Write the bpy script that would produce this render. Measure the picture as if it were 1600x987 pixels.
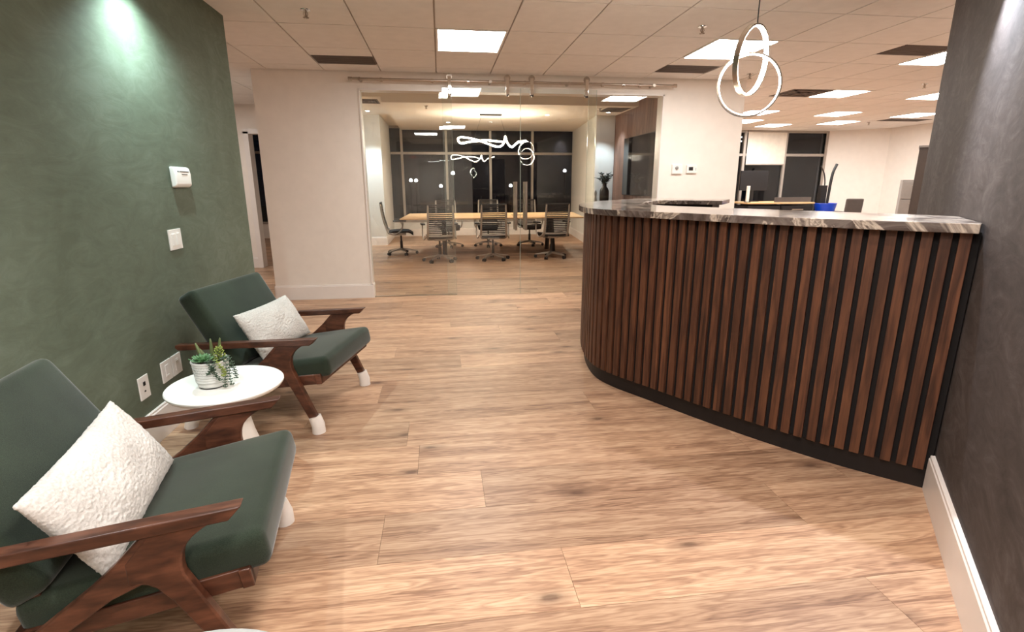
import bpy, bmesh, math, random
from mathutils import Vector, Matrix
random.seed(7)
PI = math.pi
for o in list(bpy.data.objects): bpy.data.objects.remove(o)
SC = bpy.context.scene
COL = SC.collection

# ------------------------------------------------------------ camera, world, exposure
EYE = 1.332
def rot_rows():
    y, t, r = .1327, .2479, -.0029
    Rz = Matrix(((math.cos(y), -math.sin(y), 0), (math.sin(y), math.cos(y), 0), (0, 0, 1)))
    M = Matrix(((1, 0, 0), (0, 0, -1), (0, 1, 0)))
    Rx = Matrix(((1, 0, 0), (0, math.cos(t), -math.sin(t)), (0, math.sin(t), math.cos(t))))
    Rr = Matrix(((math.cos(r), -math.sin(r), 0), (math.sin(r), math.cos(r), 0), (0, 0, 1)))
    return Rr @ Rx @ M @ Rz
Rm = rot_rows()
cd = bpy.data.cameras.new('camera'); cam = bpy.data.objects.new('camera', cd); COL.objects.link(cam)
cd.sensor_width = 36; cd.lens = 36 * 810.5 / 1600; cd.clip_start = .02; cd.clip_end = 200
cam.matrix_world = Matrix(((Rm[0][0], -Rm[1][0], -Rm[2][0], 0), (Rm[0][1], -Rm[1][1], -Rm[2][1], 0),
                           (Rm[0][2], -Rm[1][2], -Rm[2][2], EYE), (0, 0, 0, 1)))
SC.camera = cam
W = bpy.data.worlds.new('night'); SC.world = W; W.use_nodes = True
W.node_tree.nodes['Background'].inputs[0].default_value = (.010, .013, .02, 1)
W.node_tree.nodes['Background'].inputs[1].default_value = .25
SC.view_settings.view_transform = 'Standard'; SC.view_settings.look = 'None'
SC.view_settings.exposure = 0.50; SC.view_settings.gamma = 1.0; SC.view_settings.use_curve_mapping = False
PANEL = 30.0        # radiance of the ceiling panels
PANEL_C = (1.0, .97, .93, 1)
RING = 90.0

# ------------------------------------------------------------ materials
def lin(h):
    h = h.lstrip('#'); v = [int(h[i:i+2], 16) / 255 for i in (0, 2, 4)]
    return tuple((c / 12.92 if c <= .04045 else ((c + .055) / 1.055) ** 2.4) for c in v) + (1,)
class NT:
    def __init__(s, name):
        s.m = bpy.data.materials.new(name); s.m.use_nodes = True; s.t = s.m.node_tree
        s.b = s.t.nodes['Principled BSDF']; s.out = s.t.nodes['Material Output']
    def n(s, kind, **kw):
        nd = s.t.nodes.new('ShaderNode' + kind)
        for k, v in kw.items():
            if k in nd.inputs.keys(): nd.inputs[k].default_value = v
            else: setattr(nd, k, v)
        return nd
    def l(s, a, b): s.t.links.new(a, b)
    def ramp(s, src, stops):
        r = s.n('ValToRGB'); e = r.color_ramp.elements
        while len(e) < len(stops): e.new(.5)
        for i, (p, c) in enumerate(stops): e[i].position = p; e[i].color = c
        s.l(src, r.inputs[0]); return r.outputs[0]
    def mix(s, f, a, b, mode='MIX'):
        m = s.n('Mix', data_type='RGBA', blend_type=mode)
        for v, i in ((f, 0), (a, 6), (b, 7)):
            if hasattr(v, 'is_output'): s.l(v, m.inputs[i])
            else: m.inputs[i].default_value = v
        return m.outputs[2]
    def bump(s, h, strength=.2, dist=.01):
        b = s.n('Bump', Strength=strength, Distance=dist); s.l(h, b.inputs['Height']); s.l(b.outputs[0], s.b.inputs['Normal'])
def plain(name, col, rough=.5, metal=0, bumpy=0, spec=.5, vary=0, sheen=0):
    t = NT(name); c = lin(col)
    t.b.inputs['Base Color'].default_value = c; t.b.inputs['Roughness'].default_value = rough
    t.b.inputs['Metallic'].default_value = metal; t.b.inputs['Specular IOR Level'].default_value = spec
    if sheen: t.b.inputs['Sheen Weight'].default_value = sheen
    tc = t.n('TexCoord')
    nz = t.n('TexNoise', Scale=9.0, Detail=4.0); t.l(tc.outputs['Object'], nz.inputs['Vector'])
    k = vary or .06
    lo = tuple(x * (1 - k) for x in c[:3]) + (1,); hi = tuple(min(1, x * (1 + k)) for x in c[:3]) + (1,)
    t.l(t.ramp(nz.outputs[0], [(.3, lo), (.7, hi)]), t.b.inputs['Base Color'])
    if bumpy:
        n2 = t.n('TexNoise', Scale=bumpy, Detail=3.0); t.l(tc.outputs['Object'], n2.inputs['Vector']); t.bump(n2.outputs[0], .15, .004)
    return t.m
def emit(name, col, s, tex=False):
    t = NT(name); e = t.n('Emission', Strength=s); e.inputs[0].default_value = col
    t.l(e.outputs[0], t.out.inputs[0]); return t.m
def wood(name, stops, axis='X', fine=26, long=1.1, rough=.45, knots=False, bump=.1, vary=.35, spec=.4):
    """grain runs along `axis` of the world; every object shifts the pattern by its own random number"""
    t = NT(name)
    geo = t.n('NewGeometry'); oi = t.n('ObjectInfo')
    off = t.n('VectorMath', operation='SCALE'); cx = t.n('CombineXYZ')
    for i in range(3): t.l(oi.outputs['Random'], cx.inputs[i])
    t.l(cx.outputs[0], off.inputs[0]); off.inputs['Scale'].default_value = 37.0
    add = t.n('VectorMath', operation='ADD'); t.l(geo.outputs['Position'], add.inputs[0]); t.l(off.outputs[0], add.inputs[1])
    sc = [fine, fine, fine]; sc['XYZ'.index(axis)] = long
    mp = t.n('Mapping'); mp.inputs['Scale'].default_value = sc; t.l(add.outputs[0], mp.inputs[0])
    sc2 = [fine * .16] * 3; sc2['XYZ'.index(axis)] = long * .55
    mp2 = t.n('Mapping'); mp2.inputs['Scale'].default_value = sc2; t.l(add.outputs[0], mp2.inputs[0])
    big = t.n('TexNoise', Scale=1.0, Detail=4.0, Roughness=.55); t.l(mp2.outputs[0], big.inputs['Vector'])
    dn = t.n('TexNoise', Scale=1.0, Detail=8.0, Roughness=.65, Distortion=.25); t.l(mp.outputs[0], dn.inputs['Vector'])
    # growth rings: contour lines of the large noise
    mul = t.n('Math', operation='MULTIPLY'); t.l(big.outputs[0], mul.inputs[0]); mul.inputs[1].default_value = 22 if knots else 12
    fr = t.n('Math', operation='PINGPONG'); t.l(mul.outputs[0], fr.inputs[0]); fr.inputs[1].default_value = 1.0
    a1 = t.n('Math', operation='MULTIPLY'); t.l(fr.outputs[0], a1.inputs[0]); a1.inputs[1].default_value = .24 if knots else .22
    a2 = t.n('Math', operation='MULTIPLY_ADD'); t.l(dn.outputs[0], a2.inputs[0]); a2.inputs[1].default_value = .50 if knots else .72; t.l(a1.outputs[0], a2.inputs[2])
    a3 = t.n('Math', operation='MULTIPLY_ADD'); t.l(big.outputs[0], a3.inputs[0]); a3.inputs[1].default_value = .85 if knots else .5; t.l(a2.outputs[0], a3.inputs[2])
    a4 = t.n('Math', operation='SUBTRACT'); t.l(a3.outputs[0], a4.inputs[0]); a4.inputs[1].default_value = .32 if knots else .22
    colr = t.ramp(a4.outputs[0], stops)
    hsv = t.n('HueSaturation'); t.l(colr, hsv.inputs['Color'])
    mr = t.n('MapRange'); t.l(oi.outputs['Random'], mr.inputs[0]); mr.inputs[3].default_value = 1 - vary / 2; mr.inputs[4].default_value = 1 + vary / 2
    t.l(mr.outputs[0], hsv.inputs['Value']); c = hsv.outputs[0]
    if knots:
        mk = t.n('Mapping'); mk.inputs['Scale'].default_value = (1.6, 3.6, 1); t.l(add.outputs[0], mk.inputs[0])
        nd = t.n('TexNoise', Scale=7.0, Detail=3.0)
        t.l(mk.outputs[0], nd.inputs['Vector'])
        vm = t.n('VectorMath', operation='SCALE'); t.l(nd.outputs['Color'], vm.inputs[0]); vm.inputs['Scale'].default_value = .10
        va = t.n('VectorMath', operation='ADD'); t.l(mk.outputs[0], va.inputs[0]); t.l(vm.outputs[0], va.inputs[1])
        vo = t.n('TexVoronoi', Scale=1.0, Randomness=1.0, voronoi_dimensions='2D'); t.l(va.outputs[0], vo.inputs['Vector'])
        km = t.ramp(vo.outputs['Distance'], [(.03, (1, 1, 1, 1)), (.07, (.5, .5, .5, 1)), (.17, (0, 0, 0, 1))])
        rr = t.n('Math', operation='GREATER_THAN'); sp = t.n('SeparateColor'); t.l(vo.outputs['Color'], sp.inputs[0]); t.l(sp.outputs[0], rr.inputs[0]); rr.inputs[1].default_value = .62
        kk = t.n('Math', operation='MULTIPLY'); t.l(km, kk.inputs[0]); t.l(rr.outputs[0], kk.inputs[1])
        k2 = t.n('Math', operation='MULTIPLY'); t.l(kk.outputs[0], k2.inputs[0]); k2.inputs[1].default_value = .75
        c = t.mix(k2.outputs[0], c, lin('#4a2f22'))
    t.l(c, t.b.inputs['Base Color'])
    t.b.inputs['Roughness'].default_value = rough; t.b.inputs['Specular IOR Level'].default_value = spec
    if bump: t.bump(dn.outputs[0], bump, .002)
    return t.m
def limewash(name, a, b, c, rough=.75, sc=1.6, bump=.12):
    t = NT(name); geo = t.n('NewGeometry')
    n1 = t.n('TexNoise', Scale=sc, Detail=7.0, Roughness=.6, Distortion=1.2); t.l(geo.outputs['Position'], n1.inputs['Vector'])
    mp = t.n('Mapping'); mp.inputs['Rotation'].default_value = (.5, .3, .7); mp.inputs['Scale'].default_value = (1, 1, 2.5); t.l(geo.outputs['Position'], mp.inputs[0])
    n2 = t.n('TexNoise', Scale=sc * 3, Detail=8.0, Roughness=.7, Distortion=2.0); t.l(mp.outputs[0], n2.inputs['Vector'])
    ad = t.n('Math', operation='ADD'); t.l(n1.outputs[0], ad.inputs[0]); t.l(n2.outputs[0], ad.inputs[1])
    hf = t.n('Math', operation='MULTIPLY'); t.l(ad.outputs[0], hf.inputs[0]); hf.inputs[1].default_value = .5
    t.l(t.ramp(hf.outputs[0], [(.36, lin(a)), (.5, lin(b)), (.64, lin(c))]), t.b.inputs['Base Color'])
    t.b.inputs['Roughness'].default_value = rough; t.b.inputs['Specular IOR Level'].default_value = .3
    n3 = t.n('TexNoise', Scale=120.0, Detail=2.0); t.l(geo.outputs['Position'], n3.inputs['Vector'])
    t.bump(n2.outputs[0], bump, .01)
    return t.m
def marble(name):
    t = NT(name); geo = t.n('NewGeometry')
    mp = t.n('Mapping'); mp.inputs['Rotation'].default_value = (0, 0, .5); mp.inputs['Scale'].default_value = (1.7, 1.0, 1.0); t.l(geo.outputs['Position'], mp.inputs[0])
    n1 = t.n('TexNoise', Scale=1.7, Detail=9.0, Roughness=.62, Distortion=2.4); t.l(mp.outputs[0], n1.inputs['Vector'])
    c1 = t.ramp(n1.outputs[0], [(.30, lin('#2b2422')), (.43, lin('#5d504b')), (.52, lin('#7e736d')), (.60, lin('#4a403d')), (.70, lin('#6d615b'))])
    n2 = t.n('TexNoise', Scale=.9, Detail=7.0, Roughness=.6, Distortion=3.0); t.l(mp.outputs[0], n2.inputs['Vector'])
    v = t.ramp(n2.outputs[0], [(.50, (0, 0, 0, 1)), (.53, (1, 1, 1, 1)), (.555, (.15, .15, .15, 1)), (.60, (.85, .85, .85, 1)), (.66, (0, 0, 0, 1))])
    t.l(t.mix(v, c1, lin('#cfc0b0')), t.b.inputs['Base Color'])
    t.b.inputs['Roughness'].default_value = .14; t.b.inputs['Specular IOR Level'].default_value = .5
    return t.m
def glassy(name, tint=(1, 1, 1, 1), boost=1.0, ior=1.5):
    t = NT(name); tr = t.n('BsdfTransparent'); tr.inputs[0].default_value = tint
    gl = t.n('BsdfGlossy', Roughness=.0); fz = t.n('LayerWeight', Blend=.5)
    pw = t.n('Math', operation='POWER'); t.l(fz.outputs['Facing'], pw.inputs[0]); pw.inputs[1].default_value = 5.0
    sc = t.n('Math', operation='MULTIPLY_ADD'); t.l(pw.outputs[0], sc.inputs[0]); sc.inputs[1].default_value = .92; sc.inputs[2].default_value = .045
    m = t.n('Math', operation='MULTIPLY', use_clamp=True); t.l(sc.outputs[0], m.inputs[0]); m.inputs[1].default_value = boost
    mx = t.n('MixShader'); t.l(m.outputs[0], mx.inputs[0]); t.l(tr.outputs[0], mx.inputs[1]); t.l(gl.outputs[0], mx.inputs[2])
    t.l(mx.outputs[0], t.out.inputs[0]); return t.m
def fabric(name, a, b, sc=420, rough=.95, sheen=.35, bump=.25):
    t = NT(name); tc = t.n('TexCoord')
    n1 = t.n('TexNoise', Scale=sc, Detail=2.0); t.l(tc.outputs['Object'], n1.inputs['Vector'])
    n0 = t.n('TexNoise', Scale=4.0, Detail=3.0); t.l(tc.outputs['Object'], n0.inputs['Vector'])
    ad = t.n('Math', operation='ADD'); t.l(n1.outputs[0], ad.inputs[0]); t.l(n0.outputs[0], ad.inputs[1])
    hf = t.n('Math', operation='MULTIPLY'); t.l(ad.outputs[0], hf.inputs[0]); hf.inputs[1].default_value = .5
    t.l(t.ramp(hf.outputs[0], [(.35, lin(a)), (.65, lin(b))]), t.b.inputs['Base Color'])
    t.b.inputs['Roughness'].default_value = rough; t.b.inputs['Sheen Weight'].default_value = sheen
    t.b.inputs['Sheen Roughness'].default_value = .4; t.b.inputs['Specular IOR Level'].default_value = .2
    t.bump(n1.outputs[0], bump, .002); return t.m

M = {}
M['oak'] = wood('oak_laminate', [(.20, lin('#7d5c47')), (.38, lin('#a17d63')), (.52, lin('#b69275')), (.70, lin('#c8a789'))],
                'X', fine=95, long=2.6, rough=.42, knots=True, bump=.05, vary=.36)
M['oak_gap'] = plain('oak_joint_dark', '#5a4030', .8)
M['walnut'] = wood('walnut_armchair', [(.2, lin('#26140e')), (.45, lin('#4a2a1d')), (.75, lin('#6d4330'))], 'X', fine=45, long=4, rough=.35, bump=.05, vary=.1, spec=.5)
M['slat'] = wood('walnut_slat', [(.2, lin('#2a180f')), (.45, lin('#4f3021')), (.75, lin('#6f4730'))], 'Z', fine=70, long=2.2, rough=.5, bump=.08, vary=.28)
M['panelwood'] = wood('brown_wall_veneer', [(.2, lin('#4a352c')), (.5, lin('#6e5246')), (.8, lin('#8a6b5c'))], 'Z', fine=40, long=1.5, rough=.5, bump=.04, vary=.14)
M['felt'] = plain('black_backing_felt', '#0d0706', .95)
M['toe'] = plain('black_toe_kick', '#120a09', .6)
M['tablewood'] = wood('light_oak_table', [(.2, lin('#b08a60')), (.5, lin('#d0aa7c')), (.8, lin('#e2c096'))], 'X', fine=40, long=1.5, rough=.4, bump=.03, vary=.05)
M['green_wall'] = limewash('green_limewash', '#575f4f', '#616a5a', '#6d7768', sc=1.3)
M['dark_wall'] = limewash('charcoal_limewash', '#3b3431', '#4a423f', '#5f5755', sc=1.5)
M['cream'] = plain('cream_wall_paint', '#efe6dd', .7, bumpy=180, vary=.02)
M['white_wall'] = plain('white_wall_paint', '#dfdcd6', .7, bumpy=180, vary=.02)
M['trim'] = plain('white_trim_paint', '#ece4de', .35, vary=.015)
M['tile'] = plain('ceiling_tile_face', '#ebe6e1', .9, bumpy=260, vary=.03)
M['tgrid'] = plain('ceiling_grid_metal', '#c0b3a8', .5)
M['conf_ceiling'] = plain('gypsum_ceiling_paint', '#e6ddd2', .8, vary=.01)
M['velvet'] = fabric('green_velvet', '#222920', '#353f32')
M['boucle'] = fabric('white_boucle', '#b5afa9', '#d6d1cb', sc=140, rough=.95, sheen=.2, bump=.9)
M['white'] = plain('white_plastic', '#efebe6', .35, vary=.01)
M['offwhite'] = plain('offwhite_lacquer', '#f1f0ea', .3, vary=.01)
M['slotdark'] = plain('dark_slot', '#1a1718', .6)
M['greyplastic'] = plain('grey_plastic', '#8f8d8a', .5)
M['steel'] = plain('brushed_steel', '#b5aa9e', .28, metal=1)
M['bronze'] = plain('warm_brushed_metal', '#b5a99d', .3, metal=1)
M['chrome'] = plain('polished_chrome', '#d8d4ce', .08, metal=1)
M['alu'] = plain('chair_aluminium', '#b4aca4', .35, metal=.8)
M['black'] = plain('black_plastic', '#151315', .45)
M['blackmesh'] = plain('black_chair_mesh', '#1b191b', .7)
M['grille'] = plain('grey_return_grille', '#6c5f57', .6)
M['mullion'] = plain('window_frame_alu', '#a79d94', .4, metal=.3)
M['glass'] = glassy('clear_door_glass', (.965, .985, .975, 1), 1.0)
M['wglass'] = glassy('night_window_glass', (.55, .57, .6, 1), 1.05)
M['gedge'] = plain('polished_glass_edge', '#a9b5aa', .15)
M['screen'] = plain('dark_glossy_screen', '#0c0b0d', .06, spec=.8)
M['marble'] = marble('brown_veined_marble')
M['panel'] = emit('light_panel_diffuser', PANEL_C, PANEL)
M['panelrib'] = emit('light_panel_rib', PANEL_C, PANEL * .75)
M['led'] = emit('warm_led_strip', (1.0, .86, .68, 1), RING)
M['led_soft'] = emit('soft_led_strip', (1.0, .84, .66, 1), 11)
M['cool'] = emit('cool_downlight', (.80, .92, 1.0, 1), 60)
M['shade'] = plain('roller_shade_cloth', '#ddd3c6', .9)
M['blue'] = plain('blue_plastic', '#0d3fb8', .35)
M['greymetal'] = plain('grey_painted_metal', '#8c857f', .45)
M['brownlam'] = plain('dark_brown_laminate', '#4c4039', .55)
M['greyfab'] = fabric('grey_office_fabric', '#4d4541', '#5d544f')
M['pot'] = plain('white_glazed_clay', '#d9d8d3', .5, vary=.04)
M['potgroove'] = plain('pot_groove_grey', '#8f918e', .8)
M['soil'] = plain('dark_soil', '#2a211b', .95, bumpy=200)
M['rosette'] = plain('pale_green_succulent', '#5f8a5c', .5, vary=.25)
M['aloe'] = plain('olive_green_succulent', '#5e6b3f', .5, vary=.2)
M['string'] = plain('dark_green_succulent', '#3f5540', .5, vary=.3)
M['yellowgreen'] = plain('yellow_green_succulent', '#8a9a45', .5, vary=.3)
M['leafdark'] = plain('eucalyptus_leaf', '#28352d', .6, vary=.3)
M['vase'] = plain('black_vase_glaze', '#1b1512', .4)
M['steelblue'] = plain('dark_smoked_top', '#12151b', .45, spec=.2)
M['rim'] = plain('pale_metal_rim', '#d5d6d4', .25, metal=.6)
M['asphalt'] = plain('night_ground', '#101113', .9)

# ------------------------------------------------------------ mesh helpers
def finish(o, name, mat, parent=None, smooth=False):
    me = o
    ob = bpy.data.objects.new(name, me); COL.objects.link(ob)
    if mat: me.materials.append(M[mat] if isinstance(mat, str) else mat)
    if smooth:
        for p in me.polygons: p.use_smooth = True
    if parent: ob.parent = parent
    return ob
def bmobj(name, bm, mat, parent=None, smooth=False, auto=None):
    bmesh.ops.recalc_face_normals(bm, faces=bm.faces)
    me = bpy.data.meshes.new(name); bm.to_mesh(me); bm.free()
    ob = finish(me, name, mat, parent, smooth)
    if auto:
        for p in me.polygons: p.use_smooth = True
        me.set_sharp_from_angle(angle=auto)
    return ob
def box(bm, x0, x1, y0, y1, z0, z1, mat=None, bev=0):
    r = bmesh.ops.create_cube(bm, size=1)
    v = r['verts']
    Mx = Matrix.Translation(((x0+x1)/2, (y0+y1)/2, (z0+z1)/2)) @ Matrix.Diagonal((abs(x1-x0), abs(y1-y0), abs(z1-z0), 1))
    bmesh.ops.transform(bm, matrix=(mat @ Mx) if mat else Mx, verts=v)
    if bev:
        es = set(e for q in v for e in q.link_edges)
        bmesh.ops.bevel(bm, geom=list(es), offset=bev, segments=2, profile=.7, affect='EDGES')
    return v
def bx(name, x0, x1, y0, y1, z0, z1, mat, parent=None, bev=0, m=None):
    bm = bmesh.new(); box(bm, x0, x1, y0, y1, z0, z1, m, bev)
    return bmobj(name, bm, mat, parent)
def prism(bm, pts, z0, z1, mat=None):
    a = [bm.verts.new((p[0], p[1], z0)) for p in pts]; b = [bm.verts.new((p[0], p[1], z1)) for p in pts]
    n = len(pts)
    bm.faces.new(a[::-1]); bm.faces.new(b)
    for i in range(n): bm.faces.new((a[i], a[(i+1) % n], b[(i+1) % n], b[i]))
    if mat: bmesh.ops.transform(bm, matrix=mat, verts=a+b)
    return a + b
def tube(bm, pts, r, n=8, closed=False, cap=True):
    pts = [Vector(p) for p in pts]; N = len(pts)
    T = []
    for i in range(N):
        a = pts[(i-1) % N] if (closed or i > 0) else pts[i]
        b = pts[(i+1) % N] if (closed or i < N-1) else pts[i]
        T.append((b-a).normalized())
    up = Vector((0, 0, 1)) if abs(T[0].z) < .9 else Vector((1, 0, 0))
    u = T[0].cross(up).normalized(); rings = []
    for i in range(N):
        u = (u - T[i] * u.dot(T[i])).normalized(); v = T[i].cross(u)
        rr = r[i] if isinstance(r, (list, tuple)) else r
        rings.append([bm.verts.new(pts[i] + (u*math.cos(2*PI*k/n) + v*math.sin(2*PI*k/n))*rr) for k in range(n)])
    for i in range(N if closed else N-1):
        A = rings[i]; B = rings[(i+1) % N]
        for k in range(n): bm.faces.new((A[k], A[(k+1) % n], B[(k+1) % n], B[k]))
    if cap and not closed:
        bm.faces.new(rings[0][::-1]); bm.faces.new(rings[-1])
def lathe(bm, prof, n=32, c=(0, 0, 0)):
    rings = []
    for r, z in prof:
        if r < 1e-6: rings.append([bm.verts.new((c[0], c[1], c[2]+z))])
        else: rings.append([bm.verts.new((c[0]+r*math.cos(2*PI*k/n), c[1]+r*math.sin(2*PI*k/n), c[2]+z)) for k in range(n)])
    for A, B in zip(rings, rings[1:]):
        for k in range(n):
            k2 = (k+1) % n
            if len(A) == 1 and len(B) == 1: continue
            if len(A) == 1: bm.faces.new((A[0], B[k2], B[k]))
            elif len(B) == 1: bm.faces.new((A[k], A[k2], B[0]))
            else: bm.faces.new((A[k], A[k2], B[k2], B[k]))
def lathe_obj(name, prof, mat, parent=None, n=32, c=(0, 0, 0), auto=.7):
    bm = bmesh.new(); lathe(bm, prof, n, c); return bmobj(name, bm, mat, parent, auto=auto)
def tube_obj(name, pts, r, mat, parent=None, n=8, closed=False):
    bm = bmesh.new(); tube(bm, pts, r, n, closed); return bmobj(name, bm, mat, parent, auto=.8)
def tag(o, label=None, cat=None, group=None, kind=None):
    if label: o['label'] = label
    if cat: o['category'] = cat
    if group: o['group'] = group
    if kind: o['kind'] = kind
    return o
def thing(name, label, cat, loc=(0, 0, 0), rz=0, group=None):
    o = bpy.data.objects.new(name, None); COL.objects.link(o); o.empty_display_size = .1
    o.location = loc; o.rotation_euler = (0, 0, rz); return tag(o, label, cat, group)
def copy_tree(o, parent=None):
    c = o.copy(); COL.objects.link(c); c.parent = parent
    for ch in list(o.children): copy_tree(ch, c)
    return c
def struct(o): o['kind'] = 'structure'; return o
def catmull(P, n=8):
    out = []; P = [Vector(p) for p in P]
    for i in range(len(P)-1):
        p0 = P[max(i-1, 0)]; p1 = P[i]; p2 = P[i+1]; p3 = P[min(i+2, len(P)-1)]
        for k in range(n):
            t = k / n
            out.append(.5*((2*p1) + (p2-p0)*t + (2*p0-5*p1+4*p2-p3)*t*t + (3*p1-p0-3*p2+p3)*t**3))
    out.append(P[-1]); return out
def frame_m(o, x, y, z):
    """matrix with the given axes and origin"""
    x, y, z = Vector(x).normalized(), Vector(y).normalized(), Vector(z).normalized()
    return Matrix(((x.x, y.x, z.x, o[0]), (x.y, y.y, z.y, o[1]), (x.z, y.z, z.z, o[2]), (0, 0, 0, 1)))

H = 2.55
# ============================================================ FLOOR
floor = struct(bx('floor', -6.5, 10.6, -2.6, 14.5, -.12, -.006, 'oak_gap'))
PW = .2935; Y0 = 1.945
def plank(bm, x0, x1, y0, y1): box(bm, x0+.0006, x1-.0006, y0+.0008, y1-.0008, -.02, 0)
rnd = random.Random(3)
rowoff = {0: .145, -1: -.275, -2: .405, 1: -.155}
for j in range(-15, 44):
    ya = Y0 + j*PW; yb = ya + PW
    if ya > 14.3 : break
    L = 1.70; off = rowoff.get(j, rnd.uniform(0, L)) ; x = off - 5*L
    # row j=0 sits between Y0 and Y0+PW
    bm = None
    while x < 10.5:
        xa = max(x, -6.4); xb = min(x+L, 10.5)
        if xb - xa > .05:
            vis = (1.0 < ya < 7.2 and xb > -2.4 and xa < 3.6) or (-.3 < ya <= 1.0 and xb > -1.5 and xa < 2.4)
            if vis:
                b2 = bmesh.new(); plank(b2, xa, xb, ya, yb); bmobj('plank', b2, 'oak', floor)
            else:
                if bm is None: bm = bmesh.new()
                plank(bm, xa, xb, ya, yb)
        x += L
    if bm:
        o = bmobj('plank_rows', bm, 'oak', floor); o['kind'] = 'stuff'

# ============================================================ CEILING (lobby, corridor, office)
bm = bmesh.new()
for b_ in ((-6.4, 10.5, -2.6, 6.45), (-6.4, -1.9, 6.45, 9.2), (3.66, 10.5, 6.45, 12.15)): box(bm, *b_, H+.02, H+.12)
ceil = struct(bmobj('ceiling', bm, 'tgrid'))
XL = [-6.05+.605*i for i in range(18)] + [4.80, 5.30, 5.86, 6.36, 6.88, 7.42, 7.90, 8.45, 9.0, 9.6, 10.2]
YL = [-1.973, -1.238, -.503, .232, .967, 1.702, 2.437, 3.172, 3.907, 4.642, 5.375, 6.11, 6.83, 7.44, 8.1, 8.78, 9.42, 10.02, 10.68, 11.3, 12.0]
def xi(x): return min(range(len(XL)), key=lambda i: abs(XL[i]-x))
def yi(y): return min(range(len(YL)), key=lambda i: abs(YL[i]-y))
LIGHTS = {(xi(0), yi(4.642)): 'square light panel in the ceiling in front of the glass doors, facing the camera',
          (xi(2.42), yi(4.642)): 'square light panel in the ceiling directly behind the hanging ring lamp',
          (xi(4.8), yi(4.642)): 'light panel cut off by the top of the charcoal wall, nearest of the office panels',
          (xi(5.3), yi(6.83)): 'light panel beside the diffuser just right of the hanging ring lamp',
          (xi(6.88), yi(6.83)): 'light panel cut off by the charcoal wall edge, second from the front',
          (xi(6.88), yi(8.78)): 'light panel right of the centre of the office ceiling, third row back',
          (xi(8.45), yi(8.78)): 'light panel touching the charcoal wall edge in the fourth row back',
          (xi(5.3), yi(8.78)): 'light panel half hidden behind the bottom of the hanging ring lamp',
          (xi(7.9), yi(10.02)): 'rearmost light panel in front of the blank far office wall',
          (xi(6.88), yi(10.68)): 'rearmost light panel above the black monitor by the office windows',
          (xi(5.86), yi(10.02)): 'light panel at the cream wall corner, above the office windows',
          # behind the camera
          (xi(0), yi(.232)): 'square light panel in the ceiling behind the camera',
          (xi(-.605), yi(-1.238)): 'unseen fill light panel added in the ceiling far behind the camera at the left',  # added out of view to brighten the walls facing the camera
          (xi(1.21), yi(-.503)): 'unseen fill light panel added in the ceiling behind the camera near its right shoulder',  # second panel added out of view to lift the lobby brightness
          (xi(-3.63), yi(6.83)): 'square light panel in the corridor ceiling left of the cream wall'}
GRILLE = {(xi(-1.21), yi(5.375), .30): ('grey return grille in the ceiling left of the front light panel', 0),
          (xi(2.42), yi(5.375), .30): ('grey return grille in the ceiling above the end of the door rail', 0),
          (xi(4.235), yi(4.642), .0): ('grey return grille in the ceiling left of the panel cut by the charcoal wall', 0)}
gr_cells = {k[:2] for k in GRILLE}
def tile_ok(xa, xb, ya, yb):
    cx, cy = (xa+xb)/2, (ya+yb)/2
    if cx < -1.9 and cy < 4.2: return None
    if cy < 3.2 and cx > 3.6: return None
    if cy < .2 and cx > 1.9: return None
    if -1.98 <= cx <= 3.74 and ya > 6.35: return None
    if cx < -1.98 and ya > 9.05: return None
    xb2 = xb; yb2 = yb; xa2 = xa
    if -1.98 < cx < 3.7 and yb > 6.36: yb2 = 6.365
    if cx < -1.98 and yb > 9.05: yb2 = 9.08
    if cx < -1.98 and xb > -1.98 and ya > 6.3: xb2 = -2.0
    if cx > 3.7 and ya > 6.3 and xa < 3.74: xa2 = xa if xa > 3.74 else 3.745
    if xb2-xa2 < .05 or yb2-ya < .05: return None
    return xa2, xb2, ya, yb2
tilemesh = {}
far = bmesh.new(); g = .006
def light_panel(xa, xb, ya, yb, z, label, group='recessed ceiling light panels'):
    t = thing('ceiling_light', label, 'ceiling light', ((xa+xb)/2, (ya+yb)/2, z), 0, group)
    w, d = (xb-xa)/2-.008, (yb-ya)/2-.008
    bm = bmesh.new()
    for a in ((-w, w, -d, -d+.018), (-w, w, d-.018, d), (-w, -w+.018, -d+.018, d-.018), (w-.018, w, -d+.018, d-.018)):
        box(bm, a[0], a[1], a[2], a[3], -.004, .03)
    bmobj('light_frame', bm, 'white', t)
    bm = bmesh.new()
    vs = [bm.verts.new(p) for p in ((-w+.018, -d+.018, .004), (w-.018, -d+.018, .004), (w-.018, d-.018, .004), (-w+.018, d-.018, .004))]
    bm.faces.new(vs[::-1])
    me = bpy.data.meshes.new('diffuser'); bm.to_mesh(me); bm.free(); finish(me, 'diffuser', 'panel', t)
    bx('centre_rib', -w+.02, w-.02, -.012, .012, -.002, .0035, 'panelrib', t)
    return t
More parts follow.
